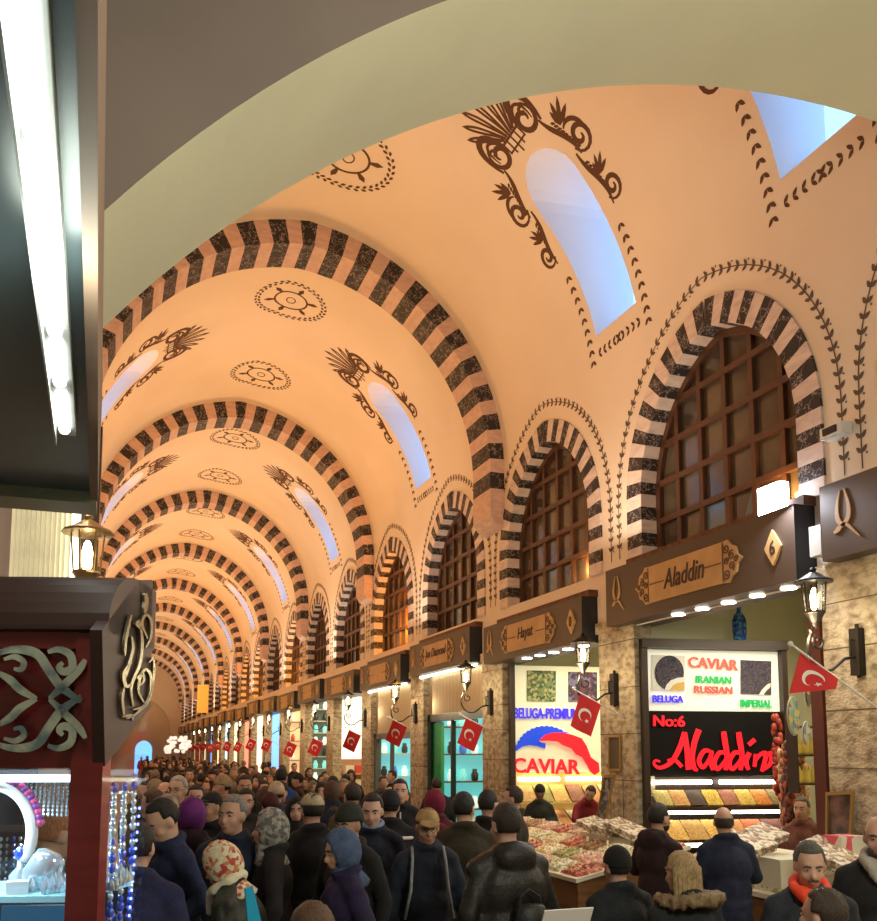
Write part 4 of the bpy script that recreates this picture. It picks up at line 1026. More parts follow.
b = MB(); b.box(-1.4, E1.x-.005, E1.y-.02, E1.y+.14, ZA-.02, ZA+.1); addrel(b, 'end_beam', mat('beam_olive', (.10, .095, .04), .4), aw)
lt = thing('fluorescent_light', 'long white fluorescent light under the awning on the left', 'light', onz(45, 200, ZA))
G0, G1 = onz(26, 0, ZA), onz(66, 424, ZA); gd = (G1-G0); G0 = G0-gd*.1; gd = G1-G0; gn = gd.normalized(); gs = Vector((gn.y, -gn.x, 0))
b = MB(); b.prism([(-.025, 0), (.025, 0), (.025, .05), (-.025, .05)], lambda u, v, w: G0+gs*u+Vector((0, 0, v-.03))+gn*w, 0, gd.length); addrel(b, 'housing', M['housing'], lt)
b = MB(); b.prism([(-.024, 0), (-.020, 0), (-.020, -.03), (-.024, -.03)], lambda u, v, w: G0+gs*u+Vector((0, 0, v-.03))+gn*w, 0, gd.length)
addrel(b, 'louvre', M['housing'], lt)
ys = [0, 118, 240, 322, 375, 424]
for i in range(5):
    def Gp(y): t = (onz(26+40*y/424, y, ZA)-G0).dot(gn); return G0+gn*t+Vector((0, 0, -.035))
    a, c = Gp(ys[i]+(6 if i else -70)), Gp(ys[i+1]-8); b = MB(); b.tube([a, c], .014, 10); addrel(b, 'tube', emis('fluoro_tube', (.93, 1, .92), 9) if i == 0 else lt.children[-1].data.materials[0], lt, True)
# lit ribbed panel, post and brass lantern beyond the awning
lp = thing('glowing_sign', 'ribbed glowing cream panel between awning and cabinet at the left', 'sign panel', (-.5, 6, 2.6))
b = MB(); n = 24; P = [(-.62+.34*i/n, 6.0+(.02 if i % 2 else 0)) for i in range(n+1)]
b.add([(x, y, 2.3) for x, y in P]+[(x, y, 4.2) for x, y in P], [(i, i+1, n+2+i, n+1+i) for i in range(n)]); addrel(b, 'ribbed_face', mat('ribbed_cream', (.8, .74, .5), .5, emit=(1, .9, .62), es=.25), lp)
b = MB(); b.box(-.275, -.225, 5.95, 6.05, 2.3, 4.2); addrel(b, 'edge_light', emis('edge_white', (1, .97, .85), 3.5), lp)
b = MB(); b.box(-.24, -.12, 6.2, 6.4, 0.02, 4.3); tag(b.obj('shop_post', M['frame_dk']), 'dark post right of the ribbed glowing panel at the left', 'post')
ll = thing('brass_lantern', 'old brass lantern with lit glass hanging above the cabinet at the left', 'lantern', atY(87, 560, 5.4)); lantern_parts(ll, False)
for c in ll.children:
    if 'frame' in c.name: c.data.materials[0] = M['brass']
    c.scale = (.9, .9, .9)
b = MB(); b.tube([(0, 0, .27), (0, 0, .42), (-.1, 0, .46), (-.3, 0, .46)], .012, 6); b.obj('bracket', M['brass'], ll)
b = MB(); b.ell((-.02, -.03, .33), (.03, .03, .05), 10, 8); b.obj('bulb', emis('lantern_flare', (1, .95, .8), 10), ll)

# ------------------------------------------------------------------ left glass cabinet
CR = math.radians(17); ca_ = Vector((math.cos(CR), -math.sin(CR), 0)); cb_ = Vector((math.sin(CR), math.cos(CR), 0)); C0 = Vector((-.011, 1.9, 0))
M['redwood'] = mat('cabinet_redwood', (.19, .022, .020), .3, col2=(.14, .014, .014), noise_scale=5, stretch=(1, 1, 6), coat=.2)
M['darkwood'] = mat('cabinet_cornice', (.040, .020, .016), .42, spec=.3)
M['silver'] = mat('fretwork_silver', (.50, .56, .44), .2, metal=.35, col2=(.16, .24, .25), noise_scale=14, sharp=(.42, .58))
M['bronze'] = mat('fretwork_bronze', (.30, .27, .18), .25, metal=.85)
cb = thing('glass_cabinet', 'dark red wooden glass cabinet with silver scroll fretwork at the left edge', 'cabinet', C0, -CR)
def loc_(p): d = p-C0; return Vector((d.dot(ca_), d.dot(cb_), d.z))
def onF(x, y, off=0): return loc_(onplane(x, y, C0-cb_*off, -cb_))
def onS(x, y, off=0): return loc_(onplane(x, y, C0+ca_*off, ca_))
DZ = onF(100, 768).z; DT = onF(100, 632).z; WL = -.9; SD = .34
b = MB(); b.box(-.062, 0, 0, .05, .02, DT-.002); cb_o = b.obj('corner_post', M['redwood'], cb)
b = MB(); b.box(WL-.06, WL, 0, .05, .02, DT); b.obj('corner_post', M['redwood'], cb)
b = MB(); b.box(WL-.06, -.01, SD-.04, SD, .02, DT); b.v = [v for v in b.v]; 
b = MB(); b.box(WL, -.062, .005, .045, DZ, onF(20, 750).z); b.box(WL, -.062, .005, .045, onF(20, 648).z, DT); b.box(WL, -.062, .02, .03, DZ+.02, DT-.01); b.obj('header', M['redwood'], cb)
# cornice: quarter-round front, closed end
prf = [(0, DT)]+[(-.012, DT+.004)]+[(.20*(1-math.cos(a))-.012, DT+.012+(.13)*math.sin(a)) for a in [PI/2*i/8 for i in range(9)]]+[(SD, DT+.142), (SD, DT)]
b = MB(); b.prism(prf, lambda u, v, w: Vector((w, u, v)), WL-.07, .004); b.obj('cornice', M['darkwood'], cb, smooth=False)
# side header: bracket-shaped panel with scrolls
sp = [onS(103, 766), onS(149, 706), onS(151, 580), onS(137, 580), onS(100, 630)]
b = MB(); b.add([Vector((.004, p.y, p.z)) for p in sp]+[Vector((-.02, p.y, p.z)) for p in sp], [(0, 1, 2, 3, 4), (9, 8, 7, 6, 5)]+[(i, (i+1) % 5, 5+(i+1) % 5, 5+i) for i in range(5)]); b.obj('side_header', M['darkwood'], cb)
# front fretwork
fz = lambda u, v, w: onF(u/5.48, 560+v/5.48, .006+w) 
b = MB()
zs = lambda pts, w, bb=None: (bb or b).ribbon(pts, taper(len(pts)-1, w, .5, .5), fz, .005)
def cr(pts, n=4):
    P = []
    for i in range(len(pts)-1):
        p0 = pts[max(i-1, 0)]; p1 = pts[i]; p2 = pts[i+1]; p3 = pts[min(i+2, len(pts)-1)]
        for q in range(n):
            t = q/n; P.append(tuple(.5*((2*bb)+(c-a)*t+(2*a-5*bb+4*c-d)*t*t+(3*bb-a-3*c+d)*t**3) for a, bb, c, d in zip(p0, p1, p2, p3)))
    return P+[pts[-1]]
for mir in (0, 1):
    Y_ = (lambda pts: [(x, 1522-y) for x, y in pts]) if mir else (lambda pts: pts)
    for rep in (0, 1, 2):
        X_ = (lambda pts, r=rep: [((x if r == 0 else (-x if r == 1 else x-960)), y) for x, y in Y_(pts)])
        zs(cr(X_([(-10, 510), (60, 492), (150, 495), (215, 525), (265, 600), (330, 690), (385, 735), (445, 775)])), 52)
        zs(cr(X_([(468, 545), (430, 605), (345, 690), (270, 761)])), 44)
        zs(cr(X_([(262, 505), (320, 490), (385, 520), (395, 590), (350, 612), (322, 588), (345, 562)])), 44)
        zs(cr(X_([(20, 545), (80, 530), (130, 560), (115, 600), (75, 595)])), 34)
        zs(cr(X_([(-5, 620), (60, 660), (110, 710), (200, 761)])), 46)
b.obj('fretwork', M['silver'], cb)
b = MB(); fs = lambda u, v, w: (lambda p: Vector((.006+w, p.y, p.z)))(onS(u/5.48, 560+v/5.48))
def ss(pts, w): b.ribbon(cr(pts), taper((len(pts)-1)*4, w, .5, .5), fs, .006)
ss([(650, 860), (640, 760), (650, 700)], 14); ss([(660, 870), (720, 840), (790, 760), (800, 640), (770, 600), (740, 640), (730, 720), (760, 780)], 16)
ss([(700, 800), (690, 690), (740, 560), (750, 440), (735, 330)], 16); ss([(770, 480), (800, 420), (800, 330), (770, 300), (750, 350), (780, 430)], 14)
ss([(660, 640), (680, 560), (700, 480), (690, 420)], 16); ss([(655, 520), (660, 440), (690, 300)], 14); ss([(770, 180), (775, 230), (765, 290)], 22)
ss([(720, 650), (750, 620), (760, 660), (735, 690)], 12); ss([(700, 820), (760, 800), (800, 720)], 12); ss([(640, 860), (690, 850), (700, 880)], 14)
ss([(690, 560), (650, 620), (660, 690), (690, 680)], 20); ss([(740, 330), (720, 350), (750, 380)], 18); ss([(790, 560), (815, 540), (815, 640), (790, 760)], 12)
b.obj('side_scrollwork', M['bronze'], cb)
b = MB(); b.add([(WL, .02, .9), (-.062, .02, .9), (-.062, .02, DZ), (WL, .02, DZ)], [(0, 1, 2, 3)]); b.obj('front_glass', M['glass'], cb)
g1, g2, g3, g4 = onS(107, 769), onS(148, 714), onS(128, 921), onS(98, 921)
sl_ = (g2.y-g3.y)/(g2.z-g3.z); yb0 = g3.y-(g3.z-.9)*sl_*.3
b = MB(); b.add([(0, .05, .9), (0, yb0, .9), (0, g3.y, g3.z), (0, g2.y, g2.z), (0, .05, g1.z)], [(0, 1, 2, 3, 4)]); b.obj('side_glass', M['glass'], cb)
b = MB(); b.add([(-.9, .33, .9), (-.0, .27, .9), (-.0, .33, 2.14), (-.9, .33, 2.14)], [(0, 1, 2, 3)]); b.obj('back_glass', glass('back_glass', (.85, .95, 1), .9), cb)
b = MB(); b.box(WL, 0, 0, SD, .02, .9); b.obj('base', M['redwood'], cb)
SHZ = onF(20, 899).z
b = MB(); pts = [(WL, .03), (-.07, .03)]+[(-.005-.06*(1-math.sin(a)), .03+.22*math.sin(a)) for a in [PI/2*i/8 for i in range(1, 9)]]+[(WL, .25)]
b.prism(pts, lambda u, v, w: Vector((u, v, w)), SHZ-.012, SHZ); b.obj('glass_shelf', mat('shelf_glass', (.35, .62, .70), .08, emit=(.3, .75, .9), es=.25), cb)
b = MB(); n = 44
for i in range(n):
    t = i/(n-1); z = 2.02-.75*t; y = g3.y+(z-g3.z)*sl_-.006; b.ell((.003, y, z), (.0028, .0028, .0034), 6, 4)
b.obj('led_strip', emis('led_blue', (.12, .2, 1), 7), cb)
b = MB(); b.box(WL+.05, -.08, .08, .11, 2.085, 2.10); b.obj('strip_lamp', emis('cabinet_lamp', (.72, .88, 1), 3), cb)
def cloc(x, y, v, z=None):
    """point inside the cabinet seen at pixel (x, y), v metres behind the front"""
    return onplane(x, y, C0+cb_*v, -cb_)
M['crystal'] = mat('crystal', (.75, .85, .92), .08, metal=.6, coat=1)
M['bluegl'] = mat('blue_glass', (.03, .08, .65), .08, coat=1)
M['steel'] = mat('polished_steel', (.62, .66, .70), .15, metal=.9)
q = thing('perfume_bottle', 'clear bottle with round blue stopper on the cabinet shelf', 'bottle', cloc(19, 897, .12)); b = MB()
b.lathe([(.02, 0), (.022, .005), (.022, .045), (.008, .06), (.007, .075)], n=14); b.obj('bottle', M['crystal'], q, smooth=True); b = MB(); b.ell((0, 0, .088), (.014, .014, .015), 12, 8); b.obj('stopper', M['bluegl'], q, smooth=True)
b = MB(); R = Matrix.Rotation(.5, 3, 'Y'); b.lathe([(.03, -.035), (.036, -.03), (.036, .02), (.03, .035), (.015, .042)], (0, 0, .045), 18, R=R); o = b.obj('jewelry_case', M['crystal'], smooth=True, loc=cloc(42, 892, .13)); tag(o, 'rounded clear white case lying on the cabinet shelf', 'case')
b = MB(); b.box(-.02, .02, -.015, .015, 0, .032); b.box(-.014, .014, -.016, -.015, .004, .02, 0); o = b.obj('small_box', M['white'], loc=cloc(17, 897, .07)); tag(o, 'small white box at the front of the cabinet shelf', 'box')
for i, (x, v, s) in enumerate([(58, .1, .022), (66, .12, .026), (72, .08, .018), (50, .07, .018), (30, .08, .016), (112, .16, .02), (118, .2, .022), (124, .22, .018), (108, .1, .018)]):
    b = MB(); rr = random.Random(i)
    for q_ in range(7): b.lathe([(.3*s, 0), (.35*s, s*.6), (.02*s, s*(1.2+rr.random()))], ((rr.random()-.5)*s*1.6, (rr.random()-.5)*s*1.6, 0), 5, R=Matrix.Rotation((rr.random()-.5)*.7, 3, 'Y'))
    p = cloc(x, 895, v); p.z = SHZ+.001; o = b.obj('crystal_ornament', M['crystal'], loc=p); tag(o, 'cluster of clear crystal ornaments on the cabinet shelf', 'ornament', 'crystal ornaments on the cabinet shelf')
q = thing('bead_wreath', 'white necklace band edged with pink and purple beads at the far left', 'necklace', cloc(-8, 835, .1)); b = MB()
arc = [(.075*math.cos(a), 0, .10*math.sin(a)) for a in [-.6+2.4*i/20 for i in range(21)]]
b.tube(arc, [.012]*21, 8); b.obj('band', M['white'], q, smooth=True)
b = MB()
for i in range(16):
    a = .2+1.6*i/16; b.ell((.092*math.cos(a), -.004, .118*math.sin(a)), (.009, .009, .009), 8, 6, i % 2)
b.obj('beads', [mat('bead_pink', (.6, .08, .22), .3), mat('bead_purple', (.22, .05, .3), .3)], q, smooth=True)
rk = thing('bracelet_rack', 'metal rack of hanging chains inside the cabinet', 'rack', cloc(52, 780, .26), -CR); b = MB(); b.tube([(-.06, 0, 0), (.05, 0, 0)], .003, 5); b.obj('bar', M['steel'], rk)
for i in range(11):
    b = MB()
    for j in range(9): b.ell((-.055+.01*i, 0, -.005-.009*j), (.0038, .0038, .005), 6, 4)
    b.obj('chain', M['steel'], rk)
bm_ = [MB(), MB(), MB()]
for k_, b in enumerate(bm_):
    z = 0; rr = random.Random(k_)
    while z > -.42:
        s = .004+.005*rr.random(); b.ell((0, 0, z), (s, s, s*1.3), 7, 5, 0 if rr.random() < .6 else 1); z -= s*2.6
bmm = [b.mesh('strand', [M['crystal'], [M['bluegl'], M['steel'], mat('amethyst', (.2, .05, .4), .1, coat=1)][i]], True) for i, b in enumerate(bm_)]
for i in range(20):
    t = (i % 10)/9; v = .07+.22*t; p = C0+cb_*v-ca_*(.018+.03*(i//10)+.008*(i % 3)); p.z = 2.07 if i < 10 else 1.78
    o = link(bmm[i % 3], 'bead_strand', loc=p); tag(o, 'string of clear and coloured beads hanging in the right side of the cabinet', 'bead strand', 'bead strands hanging in the cabinet')
b = MB(); b.box(-.10, .06, -.005, .005, -.25, 0); o = b.obj('display_board', mat('board_blue', (.04, .16, .34), .3, emit=(.03, .2, .4), es=.3), loc=cloc(50, 905, .2)); o.rotation_euler.z = -CR; tag(o, 'blue backing board under the cabinet shelf', 'board')

for k in (2, 3):
    yc = W0+k*WS+.17; z0 = SG[k][0]
    q = thing('strip_light', 'white strip light under the %s corrugated shop sign' % ('nearer' if k == 2 else 'farther'), 'light', (5.95, yc, z0-.03))
    b = MB(); b.tube([(0, -1.5, 0), (0, 1.5, 0)], .022, 8); b.obj('tube', M['tube'], q); b = MB(); b.box(-.03, .03, -1.52, 1.52, .018, .03); b.obj('fitting', M['white'], q)

hr = thing('hanging_rack', 'dark rack of hanging trinkets seen through the cabinet glass at the far left', 'rack', (-.40, 3.1, 0))
b = MB()
for x in (-.46, -.24): b.box(x, x+.02, 3.08, 3.1, .02, 2.2)
for z in (1.2, 1.55, 1.9, 2.18): b.box(-.46, -.22, 3.07, 3.1, z, z+.02)
addrel(b, 'frame', M['frame_dk'], hr)
b = MB(); b.box(-.48, -.21, 3.12, 3.14, .02, 2.2); addrel(b, 'back_cloth', mat('back_cloth', (.02, .03, .07), .8), hr)
for i in range(12):
    b = MB(); x = -.445+.018*i
    for j in range(10): b.ell((x, 3.06, 1.88-.02*j), (.006, .006, .008), 6, 4)
    o = addrel(b, 'trinket_string', [M['steel'], M['bluegl'], M['crystal']][i % 3], hr)
# ------------------------------------------------------------------ people
TS = bpy.data.scenes.new('workbench')
def union(prims, voxel, name, mats, sm=3, disp=None):
    """overlapping closed shapes fused into one continuous skin"""
    me = prims.mesh(name+'_raw', [], fix=False)
    ob = bpy.data.objects.new('tmp', me); TS.collection.objects.link(ob)
    md_ = ob.modifiers.new('r', 'REMESH'); md_.mode = 'VOXEL'; md_.voxel_size = voxel; md_.use_smooth_shade = True
    if sm: s_ = ob.modifiers.new('s', 'SMOOTH'); s_.factor = .5; s_.iterations = sm
    vl = TS.view_layers[0]; vl.update()
    out = bpy.data.meshes.new_from_object(ob.evaluated_get(vl.depsgraph)); out.name = name
    bpy.data.objects.remove(ob); bpy.data.meshes.remove(me)
    out.materials.clear()
    for m in (mats if isinstance(mats, (list, tuple)) else [mats]): out.materials.append(m)
    if disp:
        a, sc = disp; nn = [v.normal.copy() for v in out.vertices]
        for v, n in zip(out.vertices, nn):
            c = v.co; v.co = c+n*a*(noise.noise(Vector((c.x*sc, c.y*sc, c.z*sc*.55)))+.5*noise.noise(c*sc*2.1))
    out.polygons.foreach_set('use_smooth', [True]*len(out.polygons)); return out
def cap(mb, p0, p1, r0, r1, n=9, mi=0):
    """round-ended tapering limb"""
    p0, p1 = Vector(p0), Vector(p1); d = (p1-p0); L = d.length or 1e-6; t = d/L; P = []; R = []
    for i in range(4): a = PI/2*(i+.15)/4; P.append(p0-t*r0*math.cos(a)); R.append(r0*math.sin(a))
    P.append(p0); R.append(r0); P.append(p1); R.append(r1)
    for i in range(3, -1, -1): a = PI/2*(i+.15)/4; P.append(p1+t*r1*math.cos(a)); R.append(r1*math.sin(a))
    mb.tube(P, R, n, mi)
def cloth(name, c, rough=.85, c2=None, sc=14): return mat(name, c, rough, col2=c2 or tuple(x*.6 for x in c), noise_scale=sc, bump=.25, bump_scale=60)
SKIN = [mat('skin_%d' % i, c, .5, col2=tuple(x*.86 for x in c), noise_scale=9) for i, c in enumerate([(.62, .36, .26), (.52, .29, .19), (.70, .43, .32), (.16, .08, .05)])]
for s_ in SKIN: s_.node_tree.nodes['Principled BSDF'].inputs['Subsurface Weight'].default_value = .08
M['eyew'] = mat('eye_white', (.33, .29, .26), .3); M['iris'] = mat('iris', (.03, .018, .01), .2); M['lips'] = mat('lips', (.42, .14, .11), .5)
HM = {}
def hairm(c):
    if c not in HM: HM[c] = mat('hair_%d' % len(HM), c, .55, col2=tuple(x*.5 for x in c), noise_scale=35, bump=.5, bump_scale=90, stretch=(3, 3, 1))
    return HM[c]
CM = {}
def cm(c, kind='c'):
    k = (c, kind)
    if k not in CM:
        CM[k] = cloth('cloth_%d' % len(CM), c, .5 if kind == 'l' else .85)
    return CM[k]
def shell_mesh(name, m, H, c, r, keep, inner=.8, amp=.02, nsc=6, nu=36, nv=24, extra=None, seed=0):
    mb = MB(); vs = []
    for i in range(nv+1):
        ph = PI*i/nv
        for k in range(nu):
            t = 2*PI*k/nu; d = Vector((math.sin(ph)*math.cos(t), math.sin(ph)*math.sin(t), math.cos(ph)))
            f = (1+amp*noise.noise(d*nsc+Vector((seed, 0, 0)))) if keep(d) else inner
            vs.append(H @ (Vector(c)+Vector((d.x*r[0]*f, d.y*r[1]*f, d.z*r[2]*f))))
    mb.add(vs, [(i*nu+k, i*nu+(k+1) % nu, (i+1)*nu+(k+1) % nu, (i+1)*nu+k) for i in range(nv) for k in range(nu)])
    if extra: extra(mb, H)
    me = mb.mesh(name, m, True, fix=False)
    return me
ARMS = {'down': ((.25, -.03, 1.15), (.26, .05, .91)), 'pocket': ((.28, -.07, 1.16), (.19, .09, 1.0)), 'bent': ((.25, .0, 1.17), (.11, .23, 1.13)),
        'reach': ((.25, .14, 1.24), (.15, .38, 1.13)), 'up': ((.26, .13, 1.20), (.13, .27, 1.36)), 'hold': ((.25, -.04, 1.15), (.22, .2, 1.08))}
def person(label, pos, heading, top_z, coat=(.02, .02, .025), coat_len=.80, legs=(.02, .02, .025), skin=0, hair='short', hairc=(.02, .015, .012), head=None, headc=(.1, .1, .1),
           lean=0, yaw=0, look=0, arms=('down', 'down'), step=.0, vox=.012, wide=1.0, kind='c', extras=(), group=None, scarfm=None, puffy=0, brow=True, cat='person', mesh_only=False):
    rad = math.radians; L = Matrix.Translation((0, 0, .95)) @ Matrix.Rotation(-rad(lean), 4, 'X') @ Matrix.Translation((0, 0, -.95))
    T = lambda p: L @ Vector(p)
    hc = T((0, .02, 1.618)); H = Matrix.Translation(hc) @ Matrix.Rotation(-rad(lean*.5+look), 4, 'X') @ Matrix.Rotation(rad(yaw), 4, 'Z')
    top_off = .118+{'beanie': .03, 'scarf': .018, 'cap': .015, 'hood': .03, 'fez': .06}.get(head, .008)
    top = H @ Vector((0, 0, top_off)); s = top_z/top.z
    hd = rad(heading); R2 = Matrix.Rotation(hd, 4, 'Z')
    off = R2 @ Vector((top.x*s, top.y*s, 0)); base = Vector((pos[0]-off.x, pos[1]-off.y, 0))
    r = thing('person', label, cat, base, hd, group); r.scale = (s, s, s)
    fine = vox < .02
    w = wide
    # body: one continuous skin
    b = MB(); h = lambda p: H @ Vector(p)
    HR = H.to_3x3()
    b.ell(h((0, -.005, .015)), (.075, .094, .103), 16, 12, R=HR); b.ell(h((0, .022, -.03)), (.061, .072, .09), 14, 10, R=HR); b.ell(h((0, .042, -.088)), (.042, .046, .032), 12, 8, R=HR)
    cap(b, h((0, .084, .004)), h((0, .106, -.034)), .010, .0145, 8); cap(b, h((-.034, .078, .024)), h((.034, .078, .024)), .012, .012, 8)
    b.ell(h((0, .086, -.066)), (.023, .012, .013), 10, 6, R=HR)
    for sg in (1, -1):
        b.ell(h((sg*.077, -.006, -.012)), (.011, .02, .032), 8, 6, R=HR); b.ell(h((sg*.036, .062, -.036)), (.026, .026, .026), 8, 6)
    cap(b, T((0, -.01, 1.44)), h((0, -.015, -.05)), .06, .054)
    cap(b, T((-.12, 0, 1.38)), T((.12, 0, 1.38)), .042, .042); b.ell(T((0, 0, 1.27)), (.155, .105, .19), 14, 10); b.ell(T((0, .01, 1.06)), (.14, .11, .15), 14, 10)
    b.ell((0, 0, .93), (.155, .115, .11), 14, 10)
    st = step
    legsP = []
    for sg in (1, -1):
        q = st*sg; hip = Vector((sg*.085, 0, .90)); kn = hip+Vector((sg*.01, math.sin(q+.05)*.43, -.42*math.cos(q))); an = kn+Vector((0, math.sin(q-.12-abs(st)*.3)*.42, -.41)); an.z = max(.075, an.z)
        legsP.append((hip, kn, an)); cap(b, hip, kn, .078, .052); cap(b, kn, an, .052, .036); cap(b, an+Vector((0, -.02, -.03)), an+Vector((0, .13, -.045)), .034, .03)
    armP = []
    for sg, an_ in ((1, arms[1]), (-1, arms[0])):
        e, w_ = ARMS[an_]; S0_ = T((sg*.180*w**.5, -.01, 1.385)); E0_ = T((sg*e[0]*w**.4, e[1], e[2])); W0_ = T((sg*w_[0], w_[1], w_[2]))
        armP.append((S0_, E0_, W0_)); cap(b, S0_, E0_, .040, .034); cap(b, E0_, W0_, .036, .025)
        d = (W0_-E0_).normalized(); side = d.cross(Vector((0, 0, 1))) if abs(d.z) < .9 else Vector((0, 1, 0)); side.normalize(); nrm = side.cross(d).normalized()
        pc_ = W0_+d*.045; cap(b, W0_, W0_+d*.075, .024, .026); b.ell(pc_+side*.0, (.022, .022, .03), 8, 6)
        if fine:
            for f in range(4):
                o = (f-1.5)*.0185; l = [.066, .076, .072, .056][f]; k0 = W0_+d*.082+side*o; k1 = k0+(d*.9-nrm*.3)*l*.55; k2 = k1+(d*.45-nrm*.85)*l*.55
                cap(b, W0_+d*.04+side*o, k0, .0105, .0095, 6); cap(b, k0, k1, .0095, .0088, 6); cap(b, k1, k2, .0088, .008, 6)
            th = W0_+d*.02+side*(-.022*sg); t1 = th+(d*.6-side*.75*sg-nrm*.2)*.04; cap(b, th, t1, .0125, .011, 6); cap(b, t1, t1+(d*.9-nrm*.35)*.035, .0105, .009, 6)
    parts = []
    parts.append(('body', union(b, vox, 'body', SKIN[skin], 2)))
    # coat
    c = MB(); px = puffy
    c.ell(T((0, -.005, 1.26)), (.195*w, .137*w+px*.02, .20), 16, 12)
    for sg in (1, -1): cap(c, T((sg*.02, -.015, 1.452)), T((sg*.165*w, -.008, 1.385)), .072+px*.01, .066+px*.01, 12)
    c.ell(T((0, .005, 1.08)), (.185*w, .145*w+px*.02, .20), 16, 12); c.ell((0, 0, .95), (.19*w, .15*w, .13), 16, 12)
    hem = coat_len; c.lathe([(.17*w, hem), (.19*w, hem+.01), (.185*w, .90), (.17*w, 1.0)], (0, 0, 0), 20, sy=.8)
    if hem < .7: c.lathe([(.20*w, hem), (.215*w, hem+.01), (.19*w, .88)], (0, .0, 0), 20, sy=.85)
    for S0_, E0_, W0_ in armP: cap(c, S0_-Vector((S0_.x*.08, 0, .02)), E0_, .070+px*.012, .058+px*.01, 12); cap(c, E0_, W0_-(W0_-E0_)*.06, .058+px*.01, .043+px*.006, 12)
    for i in range(12):
        a = 2*PI*i/12; a2 = 2*PI*(i+1)/12; rr = .078
        cap(c, T((rr*math.cos(a), rr*math.sin(a)*.95-.01, 1.495-.018*math.sin(a))), T((rr*math.cos(a2), rr*math.sin(a2)*.95-.01, 1.495-.018*math.sin(a2))), .027+px*.006, .027+px*.006, 7)
    if 'hoodback' in extras: c.ell(T((0, -.105, 1.445)), (.135, .055, .085), 14, 10); cap(c, T((-.10, -.07, 1.49)), T((.10, -.07, 1.49)), .036, .036)
    cme = union(c, max(vox*1.25, .014), 'coat', scarfm if False else cm(coat, kind), 3, (.010 if fine else .006, 7))
    parts.append(('coat', cme))
    t = MB(); t.ell((0, 0, .93), (.165, .125, .12), 14, 10)
    for hip, kn, an in legsP: cap(t, hip, kn, .094, .070, 10); cap(t, kn, an, .070, .056, 10)
    parts.append(('trousers', union(t, .022 if fine else .03, 'trousers', cm(legs), 2, (.006, 8))))
    for hip, kn, an in legsP:
        sh = MB(); cap(sh, an+Vector((0, -.035, -.03)), an+Vector((0, .15, -.045)), .042, .036, 8)
        for v in sh.v: v.z = max(v.z, .0)
        parts.append(('shoe', sh.mesh('shoe', cm((.012, .010, .009), 'l'), True)))
    if brow:
        for sg in (1, -1):
            e = MB(); e.ell(h((sg*.031, .0805, .004)), (.0125, .0115, .0062), 10, 7, 0, R=HR); e.ell(h((sg*.031, .0885, .003)), (.0062, .0045, .0052), 8, 6, 1, R=HR); parts.append(('eye', e.mesh('eye', [M['eyew'], M['iris']], True)))
            e = MB(); cap(e, h((sg*.016, .0925, .022)), h((sg*.034, .0915, .028)), .0052, .0052, 6); cap(e, h((sg*.034, .0915, .028)), h((sg*.050, .079, .021)), .0052, .0032, 6); parts.append(('eyebrow', e.mesh('eyebrow', hairm(hairc if hair != 'grey' else (.15, .13, .12)), True)))
        e = MB(); e.ell(h((0, .0955, -.0645)), (.021, .0065, .005), 10, 6, R=HR); e.ell(h((0, .0945, -.0725)), (.018, .0065, .0055), 10, 6, R=HR); parts.append(('lips', e.mesh('lips', M['lips'], True)))
    # hair and headwear
    hk = lambda d: not ((d.y > .38 and d.z < .52) or (d.y > -.12 and d.z < -.02 and abs(d.x) < 2) or d.z < -.62)
    if hair in ('short', 'grey') and head not in ('scarf',):
        parts.append(('hair', shell_mesh('hair', hairm(hairc), H, (0, -.014, .028), (.083, .099, .105), hk, .82, .05, 9)))
    if hair == 'bald': parts.append(('hair', shell_mesh('hair', hairm(hairc), H, (0, -.016, .008), (.079, .093, .09), lambda d: hk(d) and d.z < .35, .82, .04, 9)))
    if hair == 'long':
        def ex(mb, H): 
            R_ = H.to_3x3(); mb.ell(H @ Vector((0, -.055, -.10)), (.092, .06, .15), 18, 12, R=R_)
            for i in range(9): a = -1.3+2.6*i/8; cap(mb, H @ Vector((.085*math.sin(a), -.045-.045*math.cos(a), .03)), H @ Vector((.10*math.sin(a), -.06-.05*math.cos(a), -.22)), .022, .014, 7)
        parts.append(('hair', shell_mesh('hair', hairm(hairc), H, (0, -.014, .026), (.092, .108, .112), hk, .82, .06, 7, extra=ex)))
    hm_ = scarfm or cm(headc)
    if head == 'scarf':
        def ex(mb, H):
            n = 20; rings = [(.062, .075, -.085, .022), (.075, .088, -.13, .01), (.10, .10, -.175, -.005), (.135, .115, -.215, -.01), (.12, .10, -.235, -.01)]; vs = []
            for rx, ry, z, oy in rings:
                for k in range(n): a = 2*PI*k/n; vs.append(H @ Vector((rx*math.cos(a)*(1+.04*math.sin(a*5)), oy-.01+ry*math.sin(a), z)))
            mb.add(vs, [(i*n+k, i*n+(k+1) % n, (i+1)*n+(k+1) % n, (i+1)*n+k) for i in range(4) for k in range(n)])
        parts.append(('headscarf', shell_mesh('headscarf', hm_, H, (0, -.012, .0), (.101, .120, .142), lambda d: not (d.y > .1 and (d.x/.66)**2+((d.z+.08)/.70)**2 < 1), .78, .05, 4, extra=ex)))
    if head == 'beanie':
        parts.append(('knit_hat', shell_mesh('knit_hat', hm_, H, (0, -.012, .035), (.090, .107, .115), lambda d: d.z > -.02-.25*(d.y < 0), .8, .03, 8)))
    if head == 'cap':
        def ex(mb, H): mb.ell(H @ Vector((0, .115, .052)), (.070, .065, .009), 16, 6, R=H.to_3x3() @ Matrix.Rotation(-.2, 3, 'X'))
        parts.append(('cap', shell_mesh('cap', hm_, H, (0, -.012, .032), (.087, .104, .10), lambda d: d.z > .12, .8, .0, 8, extra=ex)))
